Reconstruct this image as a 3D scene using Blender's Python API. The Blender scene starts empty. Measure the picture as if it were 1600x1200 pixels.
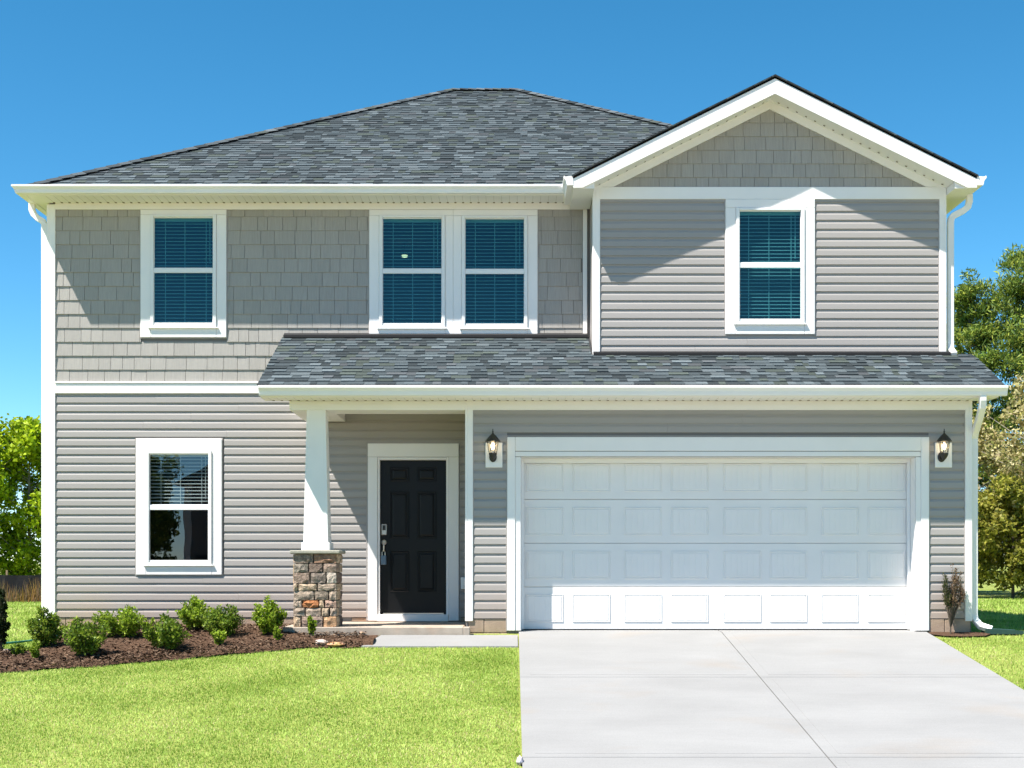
import bpy, math, random
import numpy as np
from mathutils import Vector, Matrix
R = random.Random(7)
NR = np.random.default_rng(11)
scene = bpy.context.scene
COL = scene.collection

# ------------------------------------------------------------------ camera
cam = bpy.data.cameras.new('camera')
cam_o = bpy.data.objects.new('camera', cam); COL.objects.link(cam_o)
cam_o.location = (0.0, -17.67, 0.851)
cam_o.rotation_euler = (math.radians(90), 0, 0)
cam.sensor_width = 36.0
cam.lens = 49.5
cam.shift_y = 0.175
cam.clip_start = 0.1
cam.clip_end = 5000
scene.camera = cam_o
# ------------------------------------------------------------------ sky and sun
LIGHT = Vector((1.55, 1.0, -3.05)).normalized()
world = bpy.data.worlds.new('World'); scene.world = world
world.use_nodes = True
wn = world.node_tree.nodes; wl = world.node_tree.links
bg = wn['Background']
sky = wn.new('ShaderNodeTexSky'); sky.sky_type = 'NISHITA'; sky.sun_disc = False
sky.sun_elevation = math.asin(-LIGHT.z)
sky.sun_rotation = math.atan2(-LIGHT.x, -LIGHT.y)
sky.altitude = 0; sky.air_density = 0.6; sky.dust_density = 0.0; sky.ozone_density = 1.5
hsv = wn.new('ShaderNodeHueSaturation'); hsv.inputs['Hue'].default_value = 0.483; hsv.inputs['Saturation'].default_value = 1.32; hsv.inputs['Value'].default_value = 1.0
wl.new(sky.outputs['Color'], hsv.inputs['Color']); wl.new(hsv.outputs['Color'], bg.inputs['Color'])
bg.inputs['Strength'].default_value = 0.102
sun = bpy.data.lights.new('sun', 'SUN'); sun.energy = 5.0; sun.angle = math.radians(0.53); sun.color = (1.0, 0.95, 0.885)
sun_o = bpy.data.objects.new('sun', sun); COL.objects.link(sun_o)
sun_o.rotation_euler = LIGHT.to_track_quat('-Z', 'Y').to_euler(); sun_o.location = (-20, -15, 40)
scene.view_settings.view_transform = 'Standard'
scene.view_settings.look = 'None'
scene.view_settings.exposure = 1.10
scene.view_settings.gamma = 1.0
scene.view_settings.use_curve_mapping = False

# ------------------------------------------------------------------ materials
def new_mat(name):
    m = bpy.data.materials.new(name); m.use_nodes = True
    return m, m.node_tree.nodes, m.node_tree.links, m.node_tree.nodes['Principled BSDF']

def mat(name, col, rough=0.6, var=0.06, scale=6.0, bump=0.0, bscale=60.0, objvar=0.0, spec=0.3, metal=0.0, stretch=(1, 1, 1), attr=False, tint=None, tintscale=1.5):
    """plain procedural surface: base colour (or vertex colour), soft blotches, per-object shade, fine bump"""
    m, n, l, p = new_mat(name)
    tc = n.new('ShaderNodeTexCoord'); mp = n.new('ShaderNodeMapping'); mp.inputs['Scale'].default_value = stretch
    l.new(tc.outputs['Object'], mp.inputs['Vector'])
    nz = n.new('ShaderNodeTexNoise'); nz.inputs['Scale'].default_value = scale; nz.inputs['Detail'].default_value = 5
    l.new(mp.outputs[0], nz.inputs['Vector'])
    rmp = n.new('ShaderNodeMapRange'); rmp.inputs[1].default_value = 0.3; rmp.inputs[2].default_value = 0.7
    rmp.inputs[3].default_value = 1 - var; rmp.inputs[4].default_value = 1 + var
    l.new(nz.outputs['Fac'], rmp.inputs[0])
    fac = rmp.outputs[0]
    if objvar:
        oi = n.new('ShaderNodeObjectInfo')
        r2 = n.new('ShaderNodeMapRange'); r2.inputs[3].default_value = 1 - objvar; r2.inputs[4].default_value = 1 + objvar
        l.new(oi.outputs['Random'], r2.inputs[0])
        mu = n.new('ShaderNodeMath'); mu.operation = 'MULTIPLY'
        l.new(fac, mu.inputs[0]); l.new(r2.outputs[0], mu.inputs[1]); fac = mu.outputs[0]
    vm = n.new('ShaderNodeVectorMath'); vm.operation = 'SCALE'
    l.new(fac, vm.inputs['Scale'])
    if attr:
        at = n.new('ShaderNodeAttribute'); at.attribute_name = 'Col'
        src = at.outputs['Color']
    else:
        rgb = n.new('ShaderNodeRGB'); rgb.outputs[0].default_value = (*col, 1); src = rgb.outputs[0]
    if tint:
        n2 = n.new('ShaderNodeTexNoise'); n2.inputs['Scale'].default_value = tintscale; n2.inputs['Detail'].default_value = 3
        l.new(tc.outputs['Object'], n2.inputs['Vector'])
        cr = n.new('ShaderNodeMapRange'); cr.inputs[1].default_value = 0.5; cr.inputs[2].default_value = 0.75
        cr.inputs[3].default_value = 0.0; cr.inputs[4].default_value = 0.6
        l.new(n2.outputs['Fac'], cr.inputs[0])
        mx = n.new('ShaderNodeMix'); mx.data_type = 'RGBA'
        l.new(cr.outputs[0], mx.inputs[0]); l.new(src, mx.inputs[6]); mx.inputs[7].default_value = (*tint, 1)
        src = mx.outputs[2]
    l.new(src, vm.inputs[0])
    l.new(vm.outputs[0], p.inputs['Base Color'])
    p.inputs['Roughness'].default_value = rough
    p.inputs['Specular IOR Level'].default_value = spec
    p.inputs['Metallic'].default_value = metal
    if bump:
        nb = n.new('ShaderNodeTexNoise'); nb.inputs['Scale'].default_value = bscale; nb.inputs['Detail'].default_value = 4
        l.new(mp.outputs[0], nb.inputs['Vector'])
        bp = n.new('ShaderNodeBump'); bp.inputs['Strength'].default_value = bump; bp.inputs['Distance'].default_value = 0.01
        l.new(nb.outputs['Fac'], bp.inputs['Height']); l.new(bp.outputs[0], p.inputs['Normal'])
    return m

def leaf_mat(name, trans=0.35, rough=0.5):
    m, n, l, p = new_mat(name)
    at = n.new('ShaderNodeAttribute'); at.attribute_name = 'Col'
    l.new(at.outputs['Color'], p.inputs['Base Color'])
    p.inputs['Roughness'].default_value = rough; p.inputs['Specular IOR Level'].default_value = 0.25
    tr = n.new('ShaderNodeBsdfTranslucent'); l.new(at.outputs['Color'], tr.inputs['Color'])
    mx = n.new('ShaderNodeMixShader'); mx.inputs[0].default_value = trans
    out = n['Material Output']
    l.new(p.outputs[0], mx.inputs[1]); l.new(tr.outputs[0], mx.inputs[2]); l.new(mx.outputs[0], out.inputs['Surface'])
    return m

def glass_mat(name, tint, refl, gl=(1, 1, 1)):
    m, n, l, p = new_mat(name); n.remove(p)
    t = n.new('ShaderNodeBsdfTransparent'); t.inputs[0].default_value = (*tint, 1)
    g = n.new('ShaderNodeBsdfGlossy'); g.inputs['Color'].default_value = (*gl, 1); g.inputs['Roughness'].default_value = 0.004
    # slight waviness of real float glass
    tc = n.new('ShaderNodeTexCoord'); nz = n.new('ShaderNodeTexNoise'); nz.inputs['Scale'].default_value = 1.6; nz.inputs['Detail'].default_value = 1
    l.new(tc.outputs['Object'], nz.inputs['Vector'])
    bp = n.new('ShaderNodeBump'); bp.inputs['Strength'].default_value = 0.12; bp.inputs['Distance'].default_value = 0.01
    l.new(nz.outputs['Fac'], bp.inputs['Height']); l.new(bp.outputs[0], g.inputs['Normal'])
    mx = n.new('ShaderNodeMixShader'); mx.inputs[0].default_value = refl
    l.new(t.outputs[0], mx.inputs[1]); l.new(g.outputs[0], mx.inputs[2]); l.new(mx.outputs[0], n['Material Output'].inputs['Surface'])
    return m

def emit_mat(name, col, s):
    m, n, l, p = new_mat(name)
    p.inputs['Base Color'].default_value = (*col, 1)
    p.inputs['Emission Color'].default_value = (*col, 1); p.inputs['Emission Strength'].default_value = s
    return m

M = {}
def dirty(m, top, amount, col):
    """rain-splashed clay low on a wall: noisy stain that fades out with height"""
    n, l = m.node_tree.nodes, m.node_tree.links; p = n['Principled BSDF']
    src = p.inputs['Base Color'].links[0].from_socket
    geo = n.new('ShaderNodeNewGeometry'); sp = n.new('ShaderNodeSeparateXYZ'); l.new(geo.outputs['Position'], sp.inputs[0])
    r = n.new('ShaderNodeMapRange'); r.inputs[1].default_value = top; r.inputs[2].default_value = 0.1; r.inputs[3].default_value = 0; r.inputs[4].default_value = amount
    l.new(sp.outputs['Z'], r.inputs[0])
    nz = n.new('ShaderNodeTexNoise'); nz.inputs['Scale'].default_value = 2.2; nz.inputs['Detail'].default_value = 5; l.new(geo.outputs['Position'], nz.inputs['Vector'])
    mu = n.new('ShaderNodeMath'); mu.operation = 'MULTIPLY'; l.new(r.outputs[0], mu.inputs[0]); l.new(nz.outputs['Fac'], mu.inputs[1])
    mx = n.new('ShaderNodeMix'); mx.data_type = 'RGBA'; l.new(mu.outputs[0], mx.inputs[0]); l.new(src, mx.inputs[6]); mx.inputs[7].default_value = (*col, 1)
    l.new(mx.outputs[2], p.inputs['Base Color'])
M['siding'] = mat('vinyl_siding_taupe', (0.350, 0.325, 0.305), 0.5, 0.035, 2.0, 0.14, 3.5, objvar=0.018, spec=0.3, stretch=(0.25, 1, 4))
dirty(M['siding'], 0.75, 0.75, (0.40, 0.26, 0.18))
M['shake'] = mat('vinyl_shake_greige', (0.362, 0.338, 0.308), 0.6, 0.07, 22, 0.35, 70, objvar=0.045, spec=0.25, stretch=(3.2, 1, 0.22))
M['white'] = mat('white_trim', (0.86, 0.83, 0.80), 0.45, 0.015, 3, 0.02, 40, spec=0.35)
M['white_door'] = mat('white_steel_door', (0.82, 0.79, 0.76), 0.45, 0.025, 2, 0.03, 160, spec=0.35)
M['vinyl'] = mat('white_vinyl', (0.82, 0.81, 0.79), 0.35, 0.01, 3, spec=0.4)
M['jchan'] = mat('j_channel_taupe', (0.36, 0.33, 0.31), 0.5, 0.02, 3)
M['sheath'] = mat('sheathing_dark', (0.20, 0.185, 0.175), 0.9, 0.05, 3)
M['interior'] = mat('interior_paint', (0.10, 0.097, 0.09), 0.9, 0.02, 2)
M['roof'] = mat('asphalt_shingle', (0.1, 0.1, 0.1), 0.95, 0.20, 70, 0.5, 200, attr=True, spec=0.12)
M['deck'] = mat('roof_underlay', (0.035, 0.036, 0.038), 0.95, 0.1, 10)
M['drip'] = mat('roof_edge_black', (0.02, 0.02, 0.021), 0.8, 0.1, 30)
M['groove'] = mat('soffit_groove', (0.60, 0.57, 0.52), 0.8, 0.02, 3)
M['hole'] = mat('vent_dark', (0.16, 0.115, 0.07), 0.9, 0.02, 3)
M['black'] = mat('black_door_paint', (0.006, 0.006, 0.0065), 0.38, 0.03, 4, 0.03, 120, spec=0.25)
M['iron'] = mat('black_iron', (0.02, 0.018, 0.016), 0.45, 0.1, 20, spec=0.5)
M['nickel'] = mat('satin_nickel', (0.62, 0.58, 0.52), 0.28, 0.02, 10, metal=1.0)
M['keypad'] = mat('keypad_dark', (0.03, 0.03, 0.03), 0.4, 0.05, 20)
M['lockbox'] = mat('lockbox_blue', (0.13, 0.19, 0.25), 0.5, 0.05, 20)
M['stone'] = mat('manufactured_stone', (0.3, 0.3, 0.3), 0.95, 0.42, 26, 1.0, 60, attr=True, spec=0.1)
M['mortar'] = mat('mortar_grey', (0.085, 0.075, 0.065), 0.95, 0.15, 25, 0.6, 80)
M['cap'] = mat('cap_stone', (0.34, 0.32, 0.26), 0.9, 0.1, 14, 0.4, 70)
M['block'] = mat('foundation_block', (0.38, 0.275, 0.20), 0.95, 0.15, 8, 0.5, 90, tint=(0.40, 0.19, 0.09), tintscale=3.0)
M['porch'] = mat('porch_concrete', (0.40, 0.335, 0.27), 0.9, 0.14, 6, 0.3, 120, tint=(0.36, 0.22, 0.14), tintscale=2.4)
M['glass'] = glass_mat('window_glass_teal', (0.25, 0.50, 0.52), 0.065, (0.55, 0.9, 0.95))
M['glass2'] = glass_mat('window_glass_clear', (0.55, 0.60, 0.60), 0.10, (0.8, 0.9, 1.0))
M['lampglass'] = glass_mat('lantern_glass', (0.95, 0.92, 0.86), 0.08)
M['blind'] = mat('blind_slat', (0.80, 0.82, 0.80), 0.5, 0.02, 3)
M['bulb'] = emit_mat('bulb_glow', (1.0, 0.78, 0.45), 9.0)
M['ceil'] = emit_mat('ceiling_light_glow', (1.0, 0.74, 0.42), 1.6)
M['leaf'] = leaf_mat('leaf', 0.45)
M['needle'] = leaf_mat('needle', 0.30, 0.6)
M['bark'] = mat('bark', (0.10, 0.08, 0.06), 0.95, 0.3, 12, 0.6, 40)
M['palebark'] = mat('pale_bark', (0.30, 0.27, 0.22), 0.95, 0.25, 12, 0.4, 40)
M['grass'] = leaf_mat('grass_blade', 0.30, 0.6)
M['mulchchip'] = mat('mulch_chip', (0.1, 0.06, 0.04), 0.95, 0.2, 30, attr=True, spec=0.1)
M['siltfence'] = mat('silt_fence_black', (0.012, 0.012, 0.013), 0.8, 0.2, 3, 0.3, 12)
M['wood'] = mat('stake_wood', (0.28, 0.2, 0.12), 0.9, 0.2, 12)
M['teal'] = mat('teal_hose', (0.04, 0.20, 0.17), 0.45, 0.05, 20)
M['splash'] = mat('splash_block_green', (0.025, 0.06, 0.05), 0.6, 0.1, 10)
M['edging'] = mat('edging_concrete', (0.5, 0.42, 0.35), 0.9, 0.1, 10, 0.3, 60)

def ground_mat():
    m, n, l, p = new_mat('lawn_soil')
    tc = n.new('ShaderNodeTexCoord')
    a = n.new('ShaderNodeTexNoise'); a.inputs['Scale'].default_value = 0.8; a.inputs['Detail'].default_value = 6
    b = n.new('ShaderNodeTexNoise'); b.inputs['Scale'].default_value = 45; b.inputs['Detail'].default_value = 4
    l.new(tc.outputs['Object'], a.inputs['Vector']); l.new(tc.outputs['Object'], b.inputs['Vector'])
    c1 = n.new('ShaderNodeValToRGB')
    c1.color_ramp.elements[0].position = 0.35; c1.color_ramp.elements[0].color = (0.21, 0.26, 0.05, 1)
    c1.color_ramp.elements[1].position = 0.68; c1.color_ramp.elements[1].color = (0.31, 0.34, 0.09, 1)
    l.new(a.outputs['Fac'], c1.inputs[0])
    r = n.new('ShaderNodeMapRange'); r.inputs[1].default_value = 0.3; r.inputs[2].default_value = 0.7; r.inputs[3].default_value = 0.6; r.inputs[4].default_value = 1.2
    l.new(b.outputs['Fac'], r.inputs[0])
    vm = n.new('ShaderNodeVectorMath'); vm.operation = 'SCALE'
    l.new(c1.outputs[0], vm.inputs[0]); l.new(r.outputs[0], vm.inputs['Scale']); l.new(vm.outputs[0], p.inputs['Base Color'])
    p.inputs['Roughness'].default_value = 0.95; p.inputs['Specular IOR Level'].default_value = 0.1
    bp = n.new('ShaderNodeBump'); bp.inputs['Strength'].default_value = 0.8; bp.inputs['Distance'].default_value = 0.03
    l.new(b.outputs['Fac'], bp.inputs['Height']); l.new(bp.outputs[0], p.inputs['Normal'])
    return m
M['ground'] = ground_mat()

def mulch_mat():
    m, n, l, p = new_mat('mulch')
    tc = n.new('ShaderNodeTexCoord')
    b = n.new('ShaderNodeTexNoise'); b.inputs['Scale'].default_value = 60; b.inputs['Detail'].default_value = 5
    l.new(tc.outputs['Object'], b.inputs['Vector'])
    c1 = n.new('ShaderNodeValToRGB')
    c1.color_ramp.elements[0].position = 0.3; c1.color_ramp.elements[0].color = (0.025, 0.014, 0.010, 1)
    c1.color_ramp.elements[1].position = 0.72; c1.color_ramp.elements[1].color = (0.17, 0.10, 0.062, 1)
    l.new(b.outputs['Fac'], c1.inputs[0]); l.new(c1.outputs[0], p.inputs['Base Color'])
    p.inputs['Roughness'].default_value = 1.0; p.inputs['Specular IOR Level'].default_value = 0.1
    bp = n.new('ShaderNodeBump'); bp.inputs['Strength'].default_value = 1.0; bp.inputs['Distance'].default_value = 0.02
    l.new(b.outputs['Fac'], bp.inputs['Height']); l.new(bp.outputs[0], p.inputs['Normal'])
    return m
M['mulch'] = mulch_mat()

def concrete_mat():
    """broom-finished driveway concrete: brush strokes across, soft blotches, a few clay stains"""
    m, n, l, p = new_mat('driveway_concrete')
    geo = n.new('ShaderNodeNewGeometry')
    def noise(sc, det, stretch):
        mp = n.new('ShaderNodeMapping'); mp.inputs['Scale'].default_value = stretch
        l.new(geo.outputs['Position'], mp.inputs['Vector'])
        z = n.new('ShaderNodeTexNoise'); z.inputs['Scale'].default_value = sc; z.inputs['Detail'].default_value = det
        l.new(mp.outputs[0], z.inputs['Vector']); return z.outputs['Fac']
    blot = noise(1.3, 8, (0.8, 1.2, 1)); broom = noise(14, 4, (0.12, 3.0, 1)); grit = noise(90, 3, (1, 1, 1)); clay = noise(1.1, 7, (0.9, 1.1, 1))
    def rng(v, a, b, c, d):
        r = n.new('ShaderNodeMapRange'); r.inputs[1].default_value = a; r.inputs[2].default_value = b; r.inputs[3].default_value = c; r.inputs[4].default_value = d
        l.new(v, r.inputs[0]); return r.outputs[0]
    def mul(a, b):
        r = n.new('ShaderNodeMath'); r.operation = 'MULTIPLY'; l.new(a, r.inputs[0]); l.new(b, r.inputs[1]); return r.outputs[0]
    f = mul(mul(rng(blot, .3, .7, .92, 1.055), rng(broom, .3, .7, .975, 1.02)), rng(grit, .3, .7, .93, 1.07))
    mx = n.new('ShaderNodeMix'); mx.data_type = 'RGBA'
    l.new(rng(clay, .56, .76, 0, .55), mx.inputs[0])
    mx.inputs[6].default_value = (0.268, 0.264, 0.258, 1); mx.inputs[7].default_value = (0.27, 0.235, 0.20, 1)
    vm = n.new('ShaderNodeVectorMath'); vm.operation = 'SCALE'
    l.new(mx.outputs[2], vm.inputs[0]); l.new(f, vm.inputs['Scale']); l.new(vm.outputs[0], p.inputs['Base Color'])
    p.inputs['Roughness'].default_value = 0.9; p.inputs['Specular IOR Level'].default_value = 0.2
    bp = n.new('ShaderNodeBump'); bp.inputs['Strength'].default_value = 0.25; bp.inputs['Distance'].default_value = 0.004
    l.new(broom, bp.inputs['Height']); l.new(bp.outputs[0], p.inputs['Normal'])
    return m
M['concrete'] = concrete_mat()
M['clay'] = mat('red_clay_bounce', (0.44, 0.28, 0.18), 0.95, 0.15, 0.6, 0.4, 6)  # clay colour brightened so the unseen ground bounces warm light on the house
M['asphalt'] = mat('street_asphalt', (0.055, 0.053, 0.05), 0.95, 0.2, 8, 0.3, 80)
M['joint'] = mat('joint_dark', (0.16, 0.14, 0.12), 0.95, 0.2, 20)

# ------------------------------------------------------------------ mesh helpers
class MB:
    def __init__(s): s.v = []; s.f = []; s.c = []
    def add(s, verts, faces, col=None):
        b = len(s.v); s.v += [tuple(v) for v in verts]; s.f += [tuple(i + b for i in f) for f in faces]
        if col is not None: s.c += [col] * len(verts)
    def box(s, x0, x1, y0, y1, z0, z1, col=None):
        s.add([(x0, y0, z0), (x1, y0, z0), (x1, y1, z0), (x0, y1, z0), (x0, y0, z1), (x1, y0, z1), (x1, y1, z1), (x0, y1, z1)],
              [(0, 3, 2, 1), (4, 5, 6, 7), (0, 1, 5, 4), (1, 2, 6, 5), (2, 3, 7, 6), (3, 0, 4, 7)], col)
    def prism_x(s, prof, x0, x1):           # prof: list of (y, z)
        n = len(prof); v = [(x0, y, z) for y, z in prof] + [(x1, y, z) for y, z in prof]
        s.add(v, [(i, (i + 1) % n, n + (i + 1) % n, n + i) for i in range(n)] + [tuple(range(n - 1, -1, -1)), tuple(range(n, 2 * n))])
    def prism_y(s, prof, y0, y1):           # prof: list of (x, z)
        n = len(prof); v = [(x, y0, z) for x, z in prof] + [(x, y1, z) for x, z in prof]
        s.add(v, [(i, n + i, n + (i + 1) % n, (i + 1) % n) for i in range(n)] + [tuple(range(n)), tuple(range(2 * n - 1, n - 1, -1))])
    def prism_z(s, prof, z0, z1):
        n = len(prof); v = [(x, y, z0) for x, y in prof] + [(x, y, z1) for x, y in prof]
        s.add(v, [(i, (i + 1) % n, n + (i + 1) % n, n + i) for i in range(n)] + [tuple(range(n - 1, -1, -1)), tuple(range(n, 2 * n))])
    def lathe(s, prof, cx, cy, n=12, col=None, rot=0.0):        # prof: list of (r, z)
        v = []; f = []
        for r, z in prof:
            for k in range(n):
                a = 2 * math.pi * k / n + rot; v.append((cx + r * math.cos(a), cy + r * math.sin(a), z))
        for i in range(len(prof) - 1):
            for k in range(n):
                f.append((i * n + k, i * n + (k + 1) % n, (i + 1) * n + (k + 1) % n, (i + 1) * n + k))
        f.append(tuple(range(n - 1, -1, -1))); f.append(tuple((len(prof) - 1) * n + k for k in range(n)))
        s.add(v, f, col)
    def tube(s, pts, rad, n=6, col=None):    # round tube through points; rad scalar or list
        pts = [Vector(p) for p in pts]; m = len(pts)
        if not hasattr(rad, '__len__'): rad = [rad] * m
        v = []; f = []
        for i, p in enumerate(pts):
            d = (pts[min(i + 1, m - 1)] - pts[max(i - 1, 0)]).normalized()
            a = d.orthogonal().normalized() if abs(d.z) < 0.9 else Vector((1, 0, 0)).cross(d).normalized()
            b = d.cross(a)
            for k in range(n):
                t = 2 * math.pi * k / n; v.append(p + (a * math.cos(t) + b * math.sin(t)) * rad[i])
        for i in range(m - 1):
            for k in range(n): f.append((i * n + k, i * n + (k + 1) % n, (i + 1) * n + (k + 1) % n, (i + 1) * n + k))
        f.append(tuple(range(n - 1, -1, -1))); f.append(tuple((m - 1) * n + k for k in range(n)))
        s.add(v, f, col)
    def rect_sweep(s, pts, w, d):            # rectangular pipe, width w along x (or bend direction), d along the other
        pts = [Vector(p) for p in pts]; m = len(pts); v = []; f = []
        for i, p in enumerate(pts):
            t = (pts[min(i + 1, m - 1)] - pts[max(i - 1, 0)]).normalized()
            u = Vector((1, 0, 0)) - t * t.x
            if u.length < 0.3: u = Vector((0, 1, 0)) - t * t.y
            u.normalize(); q = t.cross(u)
            for a, b in ((-1, -1), (1, -1), (1, 1), (-1, 1)): v.append(p + u * a * w / 2 + q * b * d / 2)
        for i in range(m - 1):
            for k in range(4): f.append((i * 4 + k, i * 4 + (k + 1) % 4, (i + 1) * 4 + (k + 1) % 4, (i + 1) * 4 + k))
        f.append((3, 2, 1, 0)); f.append(tuple((m - 1) * 4 + k for k in range(4)))
        s.add(v, f)
    def mesh(s, name):
        me = bpy.data.meshes.new(name); me.from_pydata(s.v, [], s.f); me.update()
        if s.c and len(s.c) == len(s.v):
            a = me.color_attributes.new('Col', 'FLOAT_COLOR', 'POINT')
            a.data.foreach_set('color', np.array([(*c[:3], 1.0) for c in s.c], dtype=np.float32).ravel())
        return me
    def build(s, name, material, parent=None, bevel=0.0, smooth=False, kind=None):
        return link(name, s.mesh(name), material, parent, bevel, smooth, kind)

def link(name, me, material, parent=None, bevel=0.0, smooth=False, kind=None):
    o = bpy.data.objects.new(name, me); COL.objects.link(o)
    if material and not me.materials: me.materials.append(material)
    if parent: o.parent = parent
    if smooth:
        me.polygons.foreach_set('use_smooth', [True] * len(me.polygons))
    if bevel:
        b = o.modifiers.new('bevel', 'BEVEL'); b.width = bevel; b.segments = 1; b.limit_method = 'ANGLE'
    if kind: o['kind'] = kind
    return o

def empty(name, loc=(0, 0, 0), parent=None):
    o = bpy.data.objects.new(name, None); COL.objects.link(o); o.location = loc
    if parent: o.parent = parent
    return o

def tag(o, label=None, cat=None, group=None, kind=None):
    if label: o['label'] = label
    if cat: o['category'] = cat
    if group: o['group'] = group
    if kind: o['kind'] = kind
    return o

def np_mesh(name, verts, nper, cols):
    """verts (N*nper,3): one polygon of nper corners each"""
    n = len(verts); me = bpy.data.meshes.new(name)
    me.vertices.add(n); me.vertices.foreach_set('co', np.asarray(verts, dtype=np.float32).ravel())
    me.loops.add(n); me.loops.foreach_set('vertex_index', np.arange(n, dtype=np.int32))
    me.polygons.add(n // nper); me.polygons.foreach_set('loop_start', np.arange(0, n, nper, dtype=np.int32))
    me.polygons.foreach_set('loop_total', np.full(n // nper, nper, dtype=np.int32))
    me.update(calc_edges=True)
    a = me.color_attributes.new('Col', 'FLOAT_COLOR', 'POINT')
    c = np.ones((n, 4), dtype=np.float32); c[:, :3] = np.repeat(cols, nper, axis=0)
    a.data.foreach_set('color', c.ravel())
    return me

def clip_poly(poly, a, b, c):                # keep a*x + b*z <= c
    out = []
    for i in range(len(poly)):
        p, q = poly[i], poly[(i + 1) % len(poly)]
        dp = a * p[0] + b * p[1] - c; dq = a * q[0] + b * q[1] - c
        if dp <= 0: out.append(p)
        if (dp < 0 < dq) or (dq < 0 < dp):
            t = dp / (dp - dq); out.append((p[0] + t * (q[0] - p[0]), p[1] + t * (q[1] - p[1])))
    return out

# ------------------------------------------------------------------ terrain
def gz(x, y):
    d = -y
    if d <= 0: z = -0.03
    elif d <= 6.6: z = -0.03 - 0.127 * d
    elif d <= 10: t = (d - 6.6) / 3.4; z = -0.868 - 0.127 * 3.4 * (t - t * t / 2)
    else: z = -1.084
    if x > 5.2 and d > 0: z += 0.0
    return z
xs = [-1500, -400, -120, -60, -35] + [i * 1.0 for i in range(-24, 25)] + [35, 60, 120, 400, 1500]
ys = [-1500, -400, -120, -60, -30] + [-20 + i * 0.5 for i in range(0, 45)] + [4, 8, 14, 20, 30, 50, 90, 200, 500, 2000]
mb = MB(); nx = len(xs)
for y in ys:
    for x in xs: mb.v.append((x, y, gz(x, y)))
for j in range(len(ys) - 1):
    for i in range(nx - 1): mb.f.append((j * nx + i, j * nx + i + 1, (j + 1) * nx + i + 1, (j + 1) * nx + i))
mb.build('ground', M['ground'], kind='structure', smooth=True)

# unseen street and sidewalk, plus a clay sheet added to bounce warm light
mb = MB(); mb.box(-300, 300, -24.5, -14.2, -1.5, -1.070); mb.build('street', M['concrete'], kind='structure')  # out of view, surfaced in pale concrete to bounce more light
mb = MB(); mb.box(-300, -.1, -13.0, -11.6, -1.5, -1.055); mb.box(5.4, 300, -13.0, -11.6, -1.5, -1.055); mb.build('sidewalk', M['concrete'], kind='structure')
mb = MB(); mb.box(-300, 300, -300, -25.5, -1.5, -1.060); mb.build('clay_bounce_sheet', M['clay'], kind='structure')  # unseen ground added as a warm reflector for soffits and trim

# driveway: base with separate cast slabs
DX0, DX1, DJ = 0.085, 5.185, 2.62
def strip(mb, x0a, x1a, ya, yb, dz, thick, n=8):
    for k in range(n):
        y0 = ya + (yb - ya) * k / n; y1 = ya + (yb - ya) * (k + 1) / n
        a, b = gz(0, y0) + dz, gz(0, y1) + dz
        mb.add([(x0a, y0, a), (x1a, y0, a), (x1a, y1, b), (x0a, y1, b)], [(0, 1, 2, 3)])
        if k == 0: mb.add([(x0a, y0, a - thick), (x1a, y0, a - thick), (x1a, y0, a), (x0a, y0, a)], [(0, 1, 2, 3)])
        if k == n - 1: mb.add([(x0a, y1, b - thick), (x1a, y1, b - thick), (x1a, y1, b), (x0a, y1, b)], [(3, 2, 1, 0)])
        mb.add([(x0a, y0, a - thick), (x0a, y0, a), (x0a, y1, b), (x0a, y1, b - thick)], [(0, 1, 2, 3)])
        mb.add([(x1a, y0, a - thick), (x1a, y0, a), (x1a, y1, b), (x1a, y1, b - thick)], [(3, 2, 1, 0)])
mb = MB(); strip(mb, DX0 + .03, DX1 - .03, -17.6, 0.2, 0.012, 0.1, 40)
drive = mb.build('driveway', M['joint'], kind='structure')
cuts = [0.235, -2.78, -5.98, -9.2, -12.4, -15.6, -17.7]
for a, b in zip(cuts[1:], cuts[:-1]):
    for x0, x1 in ((DX0, DJ - .006), (DJ + .006, DX1)):
        # each slab: field plus a smooth hand-tooled margin that stands a touch lower
        mb = MB(); e = .11
        top = [(x0, a + .006), (x1, a + .006), (x1, b - .006), (x0, b - .006)]
        n = 10 if a > -11 else 4
        strip(mb, x0, x1, a + .006, b - .006, 0.030, 0.09, n)
        o = mb.build('slab', M['concrete'], drive)
        mb = MB(); strip(mb, x0 + e, x1 - e, a + .006 + e, b - .006 - e, 0.0318, 0.004, n)
        mb.build('slab_field', M['concrete'], drive)

# walkway pad to the porch
mb = MB()
P = [(-1.79, -.96), (0.07, -.96), (0.07, -.21), (-1.62, -.21)]
v = [(x, y, gz(x, y) + .018) for x, y in P] + [(x, y, gz(x, y) - .08) for x, y in P]
mb.add(v, [(0, 1, 2, 3), (0, 4, 5, 1), (1, 5, 6, 2), (2, 6, 7, 3), (3, 7, 4, 0)])
mb.build('walkway', M['concrete'], kind='structure')

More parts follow.
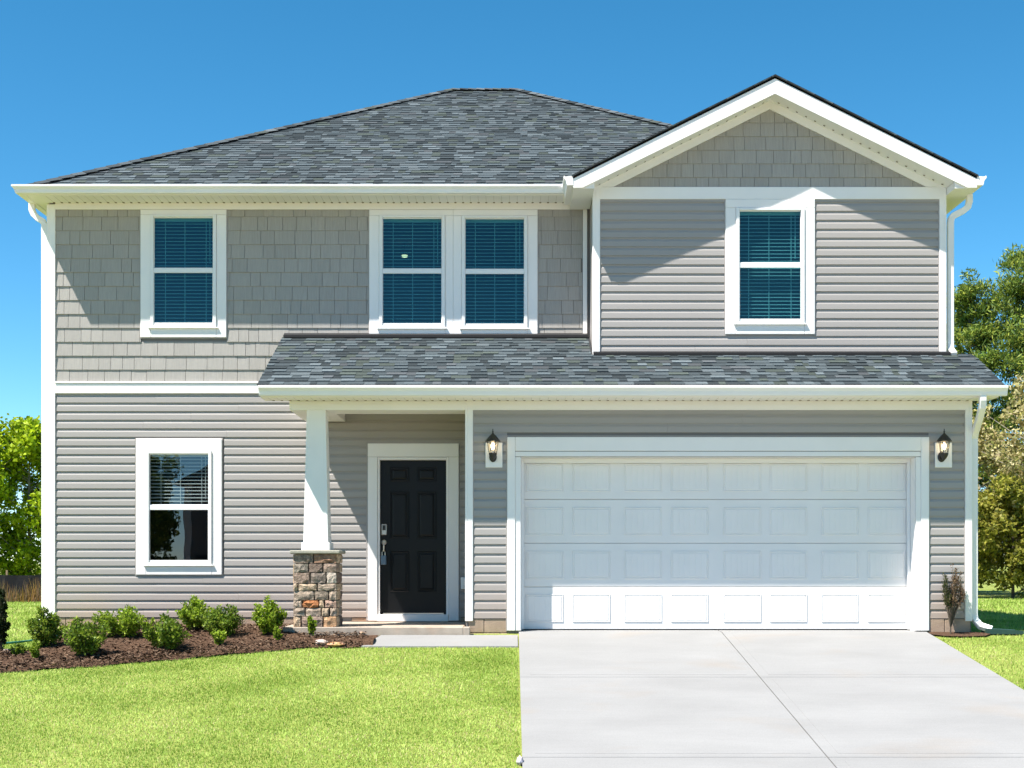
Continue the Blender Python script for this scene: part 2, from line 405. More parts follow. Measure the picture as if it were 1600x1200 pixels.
# mulch bed
front = [(-8.6, -3.05), (-7.2, -2.80), (-6.2, -2.62), (-5.4, -2.40), (-4.6, -2.10), (-3.8, -1.72), (-3.0, -1.30), (-2.4, -1.02), (-1.80, -.97)]
back = [(-8.6, -1.95), (-7.2, -1.78), (-6.2, -1.55), (-5.62, -1.15), (-5.4, 1.40), (-3.8, 1.44), (-2.9, 1.44), (-2.4, -.18), (-1.62, -.2)]
def bed_front(x):
    for (xa, ya), (xb, yb) in zip(front, front[1:]):
        if xa <= x <= xb: return ya + (yb - ya) * (x - xa) / (xb - xa)
    return None
def bed_back(x):
    for (xa, ya), (xb, yb) in zip(back, back[1:]):
        if xa <= x <= xb: return ya + (yb - ya) * (x - xa) / (xb - xa)
    return None
def in_bed(x, y):
    a, b = bed_front(x), bed_back(x)
    return a is not None and a <= y <= b
mb = MB(); NX, NY = 120, 24; idx = {}
for i in range(NX + 1):
    x = -8.6 + (8.6 - 1.66) * i / NX
    a, b = bed_front(x) or -.97, bed_back(x) or -.2
    a += 0.03 * math.sin(x * 7.1) + .02 * math.sin(x * 17)
    for j in range(NY + 1):
        t = j / NY; y = a + (b - a) * t
        mb.v.append((x, y, gz(x, y) + .012 + .05 * math.sin(math.pi * min(1, t * 1.6)) ** .7 * (1 if t < .62 else 1) * min(1, t * 6) + R.uniform(-.008, .008)))
for i in range(NX):
    for j in range(NY):
        q = i * (NY + 1) + j; mb.f.append((q, q + NY + 1, q + NY + 2, q + 1))
bed = mb.build('mulch_bed', M['mulch'], kind='structure')
# loose chips
N = 15000; pts = []
while len(pts) < N:
    x = R.uniform(-7.6, -1.62); y = R.uniform(-2.9, 1.4)
    if in_bed(x, y + R.uniform(0, .05)) and not (x > -2.9 and y > -.2): pts.append((x, y, gz(x, y) + .055 + R.uniform(-.015, .015)))
pts = np.array(pts); ang = NR.uniform(0, 6.283, N); L = NR.uniform(.010, .028, N)[:, None]; W = NR.uniform(.004, .010, N)[:, None]
d = np.stack([np.cos(ang), np.sin(ang), NR.uniform(-.5, .5, N)], 1); e = np.stack([-np.sin(ang), np.cos(ang), NR.uniform(-.5, .5, N)], 1)
verts = np.stack([pts - d * L - e * W, pts + d * L - e * W, pts + d * L + e * W, pts - d * L + e * W], 1).reshape(-1, 3)
pal = np.array([(.062, .038, .025), (.105, .066, .043), (.16, .105, .07), (.035, .022, .015), (.22, .15, .10)])
cols = pal[NR.choice(5, N, p=[.3, .3, .2, .14, .06])]
link('mulch_chips', np_mesh('mulch_chips', verts, 4, cols), M['mulchchip'], bed, kind='stuff')

# ------------------------------------------------------------------ lawn blades
def lawn(name, n, region, hgt, wid, label=None):
    P = []
    while len(P) < n:
        m = (n - len(P)) * 2 + 100
        x = NR.uniform(region[0], region[1], m); y = NR.uniform(region[2], region[3], m)
        for a, b in zip(x, y):
            if DX0 - .015 < a < DX1 + .015 and b < .3: continue
            if -1.80 < a < .1 and -.975 < b < .3: continue
            if -6.3 < a < 5.8 and b > -.02 and not (a < -5.5 and b < 1.4): continue
            if -2.9 < a < 0.1 and b > -.25: continue
            if in_bed(a, b) : continue
            if 5.2 < a < 5.95 and b > -.32: continue
            P.append((a, b, gz(a, b)))
            if len(P) >= n: break
    P = np.array(P); ang = NR.uniform(0, 6.283, n); lean = NR.uniform(.1, .9, n)
    # clumpy, patchy lawn
    f = np.sin(P[:, 0] * 1.7 + 1.3 * np.sin(P[:, 1] * 1.1)) * np.sin(P[:, 1] * 2.3 + np.sin(P[:, 0] * .9)) + .6 * np.sin(P[:, 0] * 5.1 + 2 * np.sin(P[:, 1] * 3.7)) * np.sin(P[:, 1] * 6.3 + P[:, 0])
    f2 = np.sin(P[:, 0] * 13 + 3 * np.sin(P[:, 1] * 9)) * np.sin(P[:, 1] * 17 + 2 * np.sin(P[:, 0] * 11))
    h = hgt * NR.uniform(.55, 1.25, n) * (1 + .18 * f2)
    tip = P + np.stack([np.cos(ang) * lean * h, np.sin(ang) * lean * h, h * (1 - .35 * lean)], 1)
    w = wid * NR.uniform(.7, 1.3, n); a2 = ang + NR.uniform(.9, 2.2, n)
    s = np.stack([np.cos(a2) * w, np.sin(a2) * w, np.zeros(n)], 1)
    verts = np.stack([P - s, P + s, tip], 1).reshape(-1, 3)
    t = np.clip(.5 + .26 * f + .20 * f2 + NR.normal(0, .17, n), 0, 1)[:, None]
    cols = np.array([.20, .335, .03]) * (1 - t) + np.array([.52, .65, .16]) * t
    f3 = np.sin(P[:, 0] * 31 + 4 * np.sin(P[:, 1] * 23)) * np.sin(P[:, 1] * 47 + 5 * np.sin(P[:, 0] * 19))
    cols *= (1 - .15 * np.clip(f3, 0, 1) - .08 * np.clip(-f, 0, 1))[:, None]
    dry = NR.random(n) < np.clip(.06 + .10 * f, .02, .3); cols[dry] = np.array([.52, .44, .22])
    o = link(name, np_mesh(name, verts, 3, cols), M['grass'], kind='stuff')
    return o
tag(lawn('lawn_grass', 210000, (-7.8, .1, -7.4, .2), .027, .0042), 'bright green mown grass of the front lawn left of the driveway', 'grass')
tag(lawn('lawn_grass', 60000, (5.15, 9.0, -5.2, 6), .030, .0046), 'bright green mown grass right of the driveway', 'grass')
tag(lawn('lawn_grass', 60000, (-14, -5.4, -2, 14), .05, .008), 'pale green grass at the left side of the house', 'grass')
tag(lawn('lawn_grass', 50000, (5.8, 16, 1, 18), .05, .009), 'green grass running back to the trees on the right', 'grass')

# ------------------------------------------------------------------ the house
YM, YU, YG = 1.46, 0.71, 0.0            # main wall, gable wall, garage wall planes
house = tag(empty('house'), 'two-storey grey sided suburban house with white trim and slate shingle roofs', 'house')

def holed_wall(name, x0, x1, z0, z1, y0, y1, holes, material, parent):
    X = sorted({x0, x1, *[h[0] for h in holes], *[h[1] for h in holes]}); Z = sorted({z0, z1, *[h[2] for h in holes], *[h[3] for h in holes]})
    X = [x for x in X if x0 <= x <= x1]; Z = [z for z in Z if z0 <= z <= z1]
    mb = MB()
    for xa, xb in zip(X, X[1:]):
        for za, zb in zip(Z, Z[1:]):
            cx, cz = (xa + xb) / 2, (za + zb) / 2
            if any(h[0] < cx < h[1] and h[2] < cz < h[3] for h in holes): continue
            mb.box(xa, xb, y0, y1, za, zb)
    return mb.build(name, material, parent)

# window openings (plane, centre x, glass bottom, glass top)
GW = 0.402
WIN = {'a': (YM, -4.457, 4.113, 5.535), 'b': (YM, -1.354, 4.105, 5.525), 'c': (YM, -0.235, 4.10, 5.52), 'd': (YU, 3.365, 4.035, 5.437), 'e': (YM, -4.518, 0.893, 2.325)}
def whole(k): y, c, z0, z1 = WIN[k]; return (c - GW - .03, c + GW + .03, z0 - .05, z1 + .03)

wall_m = holed_wall('wall', -6.28, 5.3, -.25, 5.76, YM, YM + .14, [whole('a'), whole('b'), whole('c'), whole('e'), (-1.80, -.885, .06, 2.26)], M['sheath'], house)
wall_m['label'] = 'main front wall with shakes above and lap siding below'
wall_u = holed_wall('wall', 1.06, 5.66, 3.3, 5.9, YU, YU + .14, [whole('d')], M['sheath'], house)
wall_u['label'] = 'gabled upper wall above the garage'
mb = MB(); mb.prism_y([(1.06, 5.9), (5.66, 5.9), (3.36, 7.0)], YU, YU + .14); wall_t = mb.build('gable_wall', M['sheath'], house)
wall_g = holed_wall('wall', -.58, 5.76, -.25, 3.0, YG, YG + .14, [(.11, 5.06, -.3, 2.18)], M['sheath'], house)
wall_g['label'] = 'garage front wall'
# side and back walls, floors
mb = MB(); mb.box(-6.28, -6.14, YM + .14, 11.4, -.25, 5.76); mb.build('side_wall', M['siding'], house)
mb = MB(); mb.box(5.2, 5.3, YM + .2, 11.4, -.25, 5.76); mb.build('side_wall', M['siding'], house)
mb = MB(); mb.box(-6.14, 5.2, 11.26, 11.4, -.25, 5.76); mb.build('back_wall', M['siding'], house)
mb = MB(); mb.box(5.52, 5.66, YU + .14, 7, -.25, 5.86); mb.build('side_wall', M['siding'], house)
mb = MB(); mb.box(1.06, 1.2, YU + .14, 2.2, 3.2, 5.86); mb.build('side_wall', M['siding'], house)
mb = MB(); mb.box(5.66, 5.76, YG + .14, 7, -.25, 2.95); mb.build('side_wall', M['siding'], house)
mb = MB(); mb.box(-.58, -.44, YG + .14, YM, -.25, 2.95); mb.build('side_wall', M['siding'], house)
mb = MB(); mb.box(-6.13, 5.19, YM + .15, 11.25, 2.75, 3.0); mb.build('upper_floor', M['interior'], house)
mb = MB(); mb.box(-6.13, 5.19, YM + .15, 11.25, 5.68, 5.74); mb.build('upper_ceiling', M['interior'], house)
mb = MB(); mb.box(-6.13, 5.19, YM + .15, 11.25, -.05, .06); mb.build('lower_floor', M['interior'], house)
mb = MB(); mb.box(-6.13, 5.19, 5.4, 5.5, .07, 5.67); mb.build('partition_wall', M['interior'], house)
mb = MB(); mb.box(-3.1, -3.0, YM + .15, 5.4, .07, 5.67); mb.build('partition_wall', M['interior'], house)
mb = MB(); mb.box(1.5, 5.4, 3.6, 3.7, 3.1, 5.67); mb.build('partition_wall', M['interior'], house)

# ---- lap siding boards
H = 0.1165
board_cache = {}
def board(x0, x1, z, y, parent):
    L = round(x1 - x0, 3)
    if L not in board_cache:
        pr = [(-.002, 0), (-.015, 0), (-.0125, .066), (-.0085, .080), (-.003, .096), (-.003, H + .012), (-.0005, H + .012)]
        pr = [(a * 1.35, b) for a, b in pr]
        m = MB(); m.prism_x(pr[::-1], 0, L); board_cache[L] = m.mesh('siding_board')
    o = link('siding_board', board_cache[L], M['siding'], parent)
    o.location = (x0, y, z)
    return o
def lap(parent, y, x0, x1, z0, z1, holes=(), seams=True):
    n = int(math.ceil((z1 - z0) / H))
    for r in range(n):
        z = z0 + r * H; mid = z + H * .45
        iv = [(x0, x1)]
        for hx0, hx1, hz0, hz1 in holes:
            if hz0 - .01 < mid < hz1 + .01:
                nv = []
                for a, b in iv:
                    if hx1 <= a or hx0 >= b: nv.append((a, b)); continue
                    if hx0 > a: nv.append((a, hx0))
                    if hx1 < b: nv.append((hx1, b))
                iv = nv
        for a, b in iv:
            if b - a < .02: continue
            if seams and b - a > 3.0:                 # vinyl comes in 12 ft lengths: a butt joint here and there
                c = a + (b - a) * (.28 + .42 * ((r * 37 % 11) / 11.0)); c = round(c, 3)
                board(a, c + .004, z, y, parent); board(c + .0055, b, z, y - .0012, parent)
            else: board(round(a, 3), round(b, 3), z, y, parent)
CAS = .136
def casing_box(k, head, bot=.155): y, c, z0, z1 = WIN[k]; return (c - GW - .18, c + GW + .18, z0 - .06 - bot + .02, z1 + head)
lap(wall_m, YM, -6.195, -1.965, .12, 3.14, [(-5.118, -3.908, .68, 2.545)])
lap(wall_m, YM, -.715, -.58, .12, 2.95, seams=False)
lap(wall_m, YM, -1.965, -.715, .12 + 20 * H, 2.95, seams=False)
lap(wall_u, YU, 1.14, 5.575, 3.583, 5.6, [(2.793, 3.949, 3.836, 5.7)])
lap(wall_g, YG, -.495, 5.685, .16, 2.78, [(-.062, 5.227, -.1, 2.438)])

# ---- shakes
def shake(poly, y, h0, z0, parent):
    """tapered shake: thick at the butt, thin at the top"""
    def yy(z, base): return y - (.020 - .013 * (z - z0) / h0) + base
    n = len(poly); jit = R.uniform(-.0015, .0015)
    v = [(x, yy(z, jit), z) for x, z in poly] + [(x, y - .001, z) for x, z in poly]
    m = MB(); m.add(v, [tuple(range(n))] + [(i, n + i, n + (i + 1) % n, (i + 1) % n) for i in range(n)])
    return m
def shakes(parent, y, x0, x1, z0, rows, hrow, ztop, holes=(), clips=()):
    cache = {}
    for r in range(rows):
        z = z0 + r * hrow; x = x0 - R.uniform(0, .12)
        zt = min(z + hrow, ztop)
        if zt - z < .02: continue
        while x < x1:
            w = R.choice([.135, .16, .185, .205, .225, .25, .28]); a = max(x, x0); b = min(x + w - .005, x1); x += w
            if b - a < .015: continue
            pieces = [(a, b)]
            for hx0, hx1, hz0, hz1 in holes:
                if z + .03 < hz1 and z + hrow - .03 > hz0:
                    nv = []
                    for p, q in pieces:
                        if hx1 <= p or hx0 >= q: nv.append((p, q)); continue
                        if hx0 - p > .01: nv.append((p, hx0))
                        if q - hx1 > .01: nv.append((hx1, q))
                    pieces = nv
            for p, q in pieces:
                poly = [(p, z), (q, z), (q, zt + .004), (p, zt + .004)]
                for c in clips: poly = clip_poly(poly, *c)
                if len(poly) < 3: continue
                ar = abs(sum(poly[i][0] * poly[(i + 1) % len(poly)][1] - poly[(i + 1) % len(poly)][0] * poly[i][1] for i in range(len(poly)))) / 2
                if ar < .0012: continue
                shake(poly, y, hrow, z, parent).build('shake', M['shake'], parent)
SH = .1888
PZ = lambda x: 0
shakes(wall_m, YM, -6.198, .955, 3.290, 13, SH, 5.66,
       [(-5.04, -3.874, 3.93, 5.8), (-1.932, .345, 3.80, 5.8), (-3.08, 1.2, 3.0, 3.74)])
# gable triangle
gs = .4965; GX = 3.36
shakes(wall_t, YU, 1.1, 5.62, 5.750 - .045, 6, .178, 7.1, (), [(gs, 1, 6.83 + gs * GX), (-gs, 1, 6.83 - gs * GX)])

# ---- trim boards (each board its own mesh)
def trim(name, x0, x1, z0, z1, y, t=.036, parent=None, m='white', bev=.003):
    mb = MB(); mb.box(x0, x1, y - t, y + .001, z0, z1); return mb.build(name, M[m], parent or house, bevel=bev)
trim('frieze_board', -6.2, .96, 5.651, 5.74, YM, .030)
trim('belt_board', -6.198, -2.30, 3.155, 3.290, YM, .034)
trim('belt_flashing', -6.198, -3.10, 3.292, 3.312, YM, .046)
def corner(x0, x1, z0, z1, y, side):
    mb = MB(); mb.box(x0, x1, y - .032, y, z0, z1)
    if side < 0: mb.box(x0 - .032, x0, y - .032, y + .10, z0, z1)
    else: mb.box(x1, x1 + .032, y - .032, y + .10, z0, z1)
    mb.build('corner_board', M['white'], house, bevel=.003)
corner(-6.28, -6.197, .11, 5.72, YM, -1)
corner(1.085, 1.147, 3.52, 5.80, YU, -1)
corner(5.572, 5.63, 3.56, 5.80, YU, 1)
corner(-.555, -.49, .125, 2.90, YG, -1)
corner(5.68, 5.735, .125, 2.90, YG, 1)
trim('inner_corner_post', .962, 1.02, 3.74, 5.66, YM, .03)
trim('frieze_board', 1.147, 5.572, 5.596, 5.755, YU, .032)
trim('frieze_board', -2.79, -.56, 2.771, 2.886, YG, .030)
trim('frieze_board', -.52, 5.72, 2.771, 2.886, YG, .034)
# small j-channels where siding meets trim
for x0, x1, z0, z1, y in ((-6.197, -6.183, .13, 3.15, YM), (1.148, 1.160, 3.58, 5.59, YU), (5.558, 5.571, 3.58, 5.59, YU), (-.489, -.477, .17, 2.77, YG), (5.667, 5.679, .17, 2.77, YG),
                          (-.077, -.063, .0, 2.437, YG), (5.228, 5.242, .0, 2.437, YG), (-1.981, -1.967, .07, 2.49, YM), (-.713, -.699, .07, 2.49, YM)):
    trim('j_channel', x0, x1, z0, z1, y, .019, m='jchan', bev=0)
trim('j_channel', -.077, 5.242, 2.438, 2.452, YG, .019, m='jchan', bev=0)
trim('j_channel', -1.981, -.699, 2.478, 2.492, YM, .019, m='jchan', bev=0)

# foundation blocks below the siding
def blocks(x0, x1, y, z0, z1):
    base = MB(); base.box(x0, x1, y - .005, y + .12, z0, z1); b = base.build('foundation', M['mortar'], house)
    z = z0
    r = 0
    while z < z1 - .01:
        zt = min(z + .2, z1); x = x0 - (.2 if r % 2 else 0)
        while x < x1:
            a, c = max(x, x0) + .004, min(x + .4, x1) - .004
            if c - a > .02:
                m = MB(); m.box(a, c, y - .012 + R.uniform(0, .003), y + .05, z + .004, zt - .004); m.build('block', M['block'], b, bevel=.004)
            x += .4
        z += .2; r += 1
blocks(-6.26, -2.86, YM, -.24, .116)
blocks(-2.18, -.6, YM, .06, .116)
blocks(-.55, -.06, YG, -.22, .156)
blocks(5.225, 5.75, YG - .004, -.22, .156)

# ---- windows
def window(k, label, head, blind_to=None, glass='glass', sides=(.136, .136), bottom=.13, capped=False):
    y, c, z0, z1 = WIN[k]
    L, Rr = c - GW, c + GW; fo = .044
    mb = MB()                       # vinyl master frame
    yf = y - .052; yb = y + .03
    mb.box(L - fo, L, yf, yb, z0 - .066, z1 + .042); mb.box(Rr, Rr + fo, yf, yb, z0 - .066, z1 + .042)
    mb.box(L, Rr, yf, yb, z1 + .012, z1 + .042); mb.box(L, Rr, yf, yb, z0 - .066, z0 - .034)
    w = mb.build('window', M['vinyl'], house, bevel=.003); w['label'] = label
    zm = (z0 + z1) / 2 + .002
    for nm, za, zb, dy in (('sash', zm - .012, z1, .018), ('sash', z0, zm + .012, .0)):    # upper sash sits behind the lower
        m = MB(); ya = yf + .010 + dy; s = .016
        lo = .038 if dy else .034; hi = .012 if dy else .038
        m.box(L, L + s * .4, ya, ya + .03, za - (.034 if not dy else 0), zb + .012); m.box(Rr - s * .4, Rr, ya, ya + .03, za - (.034 if not dy else 0), zb + .012)
        if dy: m.box(L + s * .4, Rr - s * .4, ya, ya + .03, zm - .03, zm + .036); m.box(L + s * .4, Rr - s * .4, ya, ya + .03, z1, z1 + .012)
        else: m.box(L + s * .4, Rr - s * .4, ya, ya + .03, zm - .038, zm + .03); m.box(L + s * .4, Rr - s * .4, ya, ya + .03, z0 - .034, z0)
        m.build(nm, M['vinyl'], w, bevel=.002)
        m = MB(); g = ya + .016; a, b = (zm + .03, z1 + .006) if dy else (z0 - .006, zm - .032)
        m.add([(L + .004, g, a), (Rr - .004, g, a), (Rr - .004, g, b), (L + .004, g, b)], [(0, 1, 2, 3)])
        m.build('pane', M[glass], w)
    # blind: slats, cords, wand
    m = MB(); zt = z1 + .02; zb = blind_to if blind_to else z0 - .03
    yb0 = y + .085; n = int((zt - .05 - zb) / .0475)
    m.box(L - .02, Rr + .02, yb0 - .022, yb0 + .022, zt - .045, zt + .01)
    for i in range(n):
        zz = zt - .075 - i * .0475
        m.add([(L - .015, yb0 - .022, zz - .0105), (Rr + .015, yb0 - .022, zz - .0105), (Rr + .015, yb0 + .022, zz + .0075), (L - .015, yb0 + .022, zz + .0075),
               (L - .015, yb0 - .022, zz - .004), (Rr + .015, yb0 - .022, zz - .004), (Rr + .015, yb0 + .022, zz + .010), (L - .015, yb0 + .022, zz + .010)],
              [(0, 3, 2, 1), (4, 5, 6, 7), (0, 1, 5, 4), (1, 2, 6, 5), (2, 3, 7, 6), (3, 0, 4, 7)])
    m.box(L - .015, Rr + .015, yb0 - .02, yb0 + .02, zb, zb + .018)
    for t in (.17, .5, .86): xx = L + (Rr - L) * t; m.box(xx - .004, xx + .004, yb0 - .027, yb0 - .024, zb, zt - .04)
    xx = L + (Rr - L) * .925; m.box(xx - .004, xx + .004, yb0 - .034, yb0 - .027, z1 - .6, zt - .04)
    m.build('blind', M['blind'], w, kind='stuff')
    # casing boards
    yc = y - .036
    so = [s + fo for s in sides]
    def cb(x0, x1, za, zb, yy=yc): mm = MB(); mm.box(x0, x1, yy, y + .001, za, zb); mm.build('casing', M['white'], w, bevel=.004)
    zt = z1 + head
    cb(L - so[0], L - fo - .002, z0 - .068 - bottom, z1 + .044)
    cb(Rr + fo + .002, Rr + so[1], z0 - .068 - bottom, z1 + .044)
    cb(L - so[0], Rr + so[1], z1 + .046, zt)
    cb(L - fo, Rr + fo, z0 - .068 - bottom, z0 - .068)
    # projecting sill nosing of the vinyl unit
    mm = MB(); mm.box(L - fo - .03, Rr + fo + .03, y - .064, y - .036, z0 - .079, z0 - .066); mm.build('sill', M['vinyl'], w, bevel=.003)
    # j-channel
    mm = MB(); zlo = z0 - .068 - bottom
    mm.box(L - so[0] - .014, L - so[0] - .001, y - .021, y, zlo - .014, min(zt, 5.65)); mm.box(Rr + so[1] + .001, Rr + so[1] + .014, y - .021, y, zlo - .014, min(zt, 5.65))
    mm.box(L - so[0], Rr + so[1], y - .021, y, zlo - .014, zlo - .001)
    if capped: mm.box(L - so[0] - .014, Rr + so[1] + .014, y - .021, y, zt + .001, zt + .014)
    mm.build('j_channel', M['jchan'], w)
    return w
window('a', 'upper left window with closed white blind, alone between shakes', .112)
window('b', 'left half of the paired upper windows', .122, sides=(.136, .11), bottom=.155)
window('c', 'right half of the paired upper windows', .128, sides=(.115, .136), bottom=.152)
window('d', 'upper window under the front gable', .157)
window('e', 'ground floor window with blind half raised', .215, blind_to=1.62, glass='glass2', capped=True)

# ---- front door
door_mb = MB(); DXA, DXB, DZ0, DZ1 = -1.791, -.896, .176, 2.250
yd = YM + .05
door_mb.box(DXA, DXB, yd, yd + .045, DZ0, DZ1)
door = door_mb.build('front_door', M['black'], house, bevel=.002); door['label'] = 'black six-panel front door'
def raised_panel(x0, x1, z0, z1, y, depth=.010, rim=.03, grooves=0):
    """moulded panel: sunken channel, then a raised field (optionally with bead-board grooves)"""
    m = MB()
    def ring(i, yy): return [(x0 + i, yy, z0 + i), (x1 - i, yy, z0 + i), (x1 - i, yy, z1 - i), (x0 + i, yy, z1 - i)]
    levels = [(0, y), (rim * .25, y - depth * .55), (rim * .55, y - depth * .55), (rim * .8, y + .0), (rim, y - .0005), (rim * 1.5, y - depth * .5)]
    for i, yy in levels: m.v += ring(i, yy)
    for k in range(len(levels) - 1):
        for j in range(4): m.f.append((k * 4 + j, k * 4 + (j + 1) % 4, (k + 1) * 4 + (j + 1) % 4, (k + 1) * 4 + j))
    xi0, xi1, zi0, zi1, yf = x0 + rim * 1.5, x1 - rim * 1.5, z0 + rim * 1.5, z1 - rim * 1.5, y - depth * .5
    if not grooves: m.f.append(tuple((len(levels) - 1) * 4 + j for j in range(4)))
    else:
        wd = (xi1 - xi0) / grooves; g = .006; x = xi0; prof = []
        for k in range(grooves):
            prof += [(xi0 + k * wd + (g if k else 0), yf), (xi0 + (k + 1) * wd - (g if k < grooves - 1 else 0), yf)]
            if k < grooves - 1: prof.append((xi0 + (k + 1) * wd, yf + .0025))
        b = len(m.v)
        m.v += [(px, py, zi0) for px, py in prof] + [(px, py, zi1) for px, py in prof]; n = len(prof)
        for k in range(n - 1): m.f.append((b + k, b + k + 1, b + n + k + 1, b + n + k))
    return m
for xa, xb in ((-1.66, -1.40), (-1.29, -1.03)):
    for za, zb in ((1.965, 2.155), (1.19, 1.825), (.46, 1.015)):
        raised_panel(xa, xb, za, zb, yd - .001, .016, .035).build('panel', M['black'], door)
m = MB(); m.box(-1.778, -1.702, yd - .028, yd, 1.235, 1.385); kp = m.build('keypad_lock', M['nickel'], door, bevel=.008)
m = MB(); m.box(-1.762, -1.718, yd - .032, yd - .027, 1.30, 1.368); m.build('keypad_face', M['keypad'], door)
m = MB()
v0 = len(m.v); m.lathe([(.036, 0), (.036, .012), (.028, .018), (.02, .022)], 0, 0, 16)
m.v = [(-1.742 + a, yd - c, 1.135 + b) for a, b, c in m.v]; m.build('handle_rose', M['nickel'], door, smooth=False)
m = MB(); m.tube([(-1.742, yd - .02, 1.135), (-1.742, yd - .055, 1.13), (-1.740, yd - .06, 1.09), (-1.742, yd - .058, 1.01)], [.012, .012, .011, .009], 8); m.build('handle', M['nickel'], door)
m = MB(); m.box(-1.757, -.930, YM + .03, YM + .05, DZ0 - .02, DZ0 - .002); m.build('threshold', M['nickel'], door)
# jamb, casing, white apron
m = MB(); m.box(-1.825, DXA - .003, YM - .02, YM + .13, .07, 2.29); m.box(DXB + .003, -.862, YM - .02, YM + .13, .07, 2.29); m.box(DXA - .003, DXB + .003, YM - .02, YM + .13, DZ1 + .003, 2.29)
dj = m.build('door_frame', M['white'], house, bevel=.003)
for a, b, c, e in ((-1.958, -1.827, .07, 2.292), (-.860, -.722, .07, 2.292), (-1.958, -.722, 2.294, 2.476)):
    m = MB(); m.box(a, b, YM - .036, YM, c, e); m.build('casing', M['white'], dj, bevel=.004)
m = MB(); m.box(-1.824, -.863, YM - .05, YM + .1, .063, .155); m.build('door_apron', M['white'], dj, bevel=.004)
# realtor's key box hanging from the handle
kb = tag(empty('key_lockbox', (-1.742, yd - .07, .83)), 'blue-grey key lockbox hanging from the front door handle', 'lockbox')
m = MB(); m.box(-.036, .036, -.022, .022, 0, .125); m.build('body', M['lockbox'], kb, bevel=.008)
m = MB(); m.tube([(-.02, 0, .12), (-.02, 0, .17), (-.008, 0, .195), (.008, 0, .195), (.02, 0, .17), (.02, 0, .12)], .006, 6); m.build('shackle', M['nickel'], kb)
# outlet cover by the garage return
m = MB(); m.box(-.69, -.625, YM - .07, YM - .01, .50, .66); m.build('outlet_cover', M['vinyl'], house, bevel=.008)

# ---- porch: slab, pier, column, beams, ceiling
m = MB(); m.box(-2.85, -.605, -.195, YM - .001, -.25, .058); m.box(-.605, -.522, -.195, -.04, -.25, .058); m.build('porch_slab', M['porch'], house, bevel=.008)
CX0, CX1, CY0, CY1 = -2.713, -2.180, -.170, .363
m = MB(); m.box(CX0 + .02, CX1 - .02, CY0 + .02, CY1 - .02, .058, .965); pier = m.build('stone_pier', M['mortar'], house)
def stone_mesh(w, h, dpt, col, seed):
    """rough-faced ashlar: pillow front with broken facets; local x along the face, -y outward"""
    r = random.Random(seed); nx, nz = 5, 4; v = []; f = []
    for j in range(nz):
        for i in range(nx):
            u, t = i / (nx - 1), j / (nz - 1)
            edge = min(u, 1 - u, t, 1 - t)
            out = dpt * (r.uniform(.55, .9) if edge == 0 else r.uniform(.75, 1.3))
            v.append((u * w + (r.uniform(-.007, .007) if 0 < u < 1 else r.uniform(-.004, .004)), -out, t * h + (r.uniform(-.007, .007) if 0 < t < 1 else r.uniform(-.004, .004))))
    for j in range(nz - 1):
        for i in range(nx - 1):
            a = j * nx + i; f.append((a, a + 1, a + nx + 1)) if r.random() < .5 else f.append((a, a + 1, a + nx))
            if len(f[-1]) == 3 and f[-1][2] == a + nx + 1: f.append((a, a + nx + 1, a + nx))
            else: f.append((a + 1, a + nx + 1, a + nx))
    rim = [i for i in range(nx)] + [nx * (j + 1) - 1 for j in range(1, nz)] + [nz * nx - 2 - i for i in range(nx - 1)] + [nx * (nz - 2 - j) for j in range(nz - 2)]
    b = len(v)
    for k in rim: v.append((v[k][0], .02, v[k][2]))
    n = len(rim)
    for k in range(n): f.append((rim[k], b + k, b + (k + 1) % n, rim[(k + 1) % n]))
    m = MB(); cs = []
    for _ in v:
        q = r.uniform(.85, 1.15); cs.append((col[0] * q * 1.04, col[1] * q * .95, col[2] * q * .86))
    m.v = v; m.f = f; m.c = cs
    return m
grey = (.36, .305, .255); tan = (.44, .36, .275); dark = (.20, .16, .14); rust = (.42, .19, .09); cream = (.52, .41, .30); purp = (.31, .245, .21); teal_ = (.25, .23, .205)
rows = [(.058, .190, [(.00, .09, cream), (.10, .36, purp), (.37, .533, (.55, .36, .22))]),
        (.190, .298, [(.0, .14, grey), (.15, .34, grey), (.35, .44, tan), (.45, .533, grey)]),
        (.298, .390, [(.0, .10, grey), (.11, .31, rust), (.32, .38, cream), (.39, .533, (.42, .30, .25))]),
        (.390, .505, [(.0, .25, grey), (.26, .43, (.25, .215, .18)), (.44, .533, grey)]),
        (.505, .600, [(.0, .05, tan), (.06, .29, tan), (.30, .533, grey)]),
        (.600, .735, [(.0, .20, purp), (.21, .40, (.23, .20, .18)), (.41, .533, (.50, .46, .42))]),
        (.735, .850, [(.0, .18, teal_), (.19, .36, dark), (.37, .533, purp)]),
        (.850, .968, [(.0, .24, (.27, .22, .19)), (.25, .533, (.30, .19, .14))])]
sd = 0
for z0, z1, row in rows:
    for a, b, c in row:
        sd += 1
        st = stone_mesh(b - a - .007, z1 - z0 - .008, R.uniform(.024, .036), c, sd).build('stone', M['stone'], pier); st.location = (CX0 + a + .003, CY0 + .012, z0 + .004)
    cut = R.uniform(.2, .34)
    for side in (1, -1):
        for a, b in ((.01, cut), (cut + .01, .525)):
            sd += 1; c = R.choice([grey, tan, purp, dark, cream, grey])
            st = stone_mesh(b - a, z1 - z0 - .008, R.uniform(.02, .03), c, sd).build('stone', M['stone'], pier)
            if side > 0: st.rotation_euler = (0, 0, math.pi / 2); st.location = (CX1 - .012, CY0 + a, z0 + .004)
            else: st.rotation_euler = (0, 0, -math.pi / 2); st.location = (CX0 + .012, CY0 + b, z0 + .004)
m = MB(); m.box(CX0 - .045, CX1 + .045, CY0 - .045, CY1 + .045, .968, 1.012); m.build('pier_cap', M['cap'], house, bevel=.01)
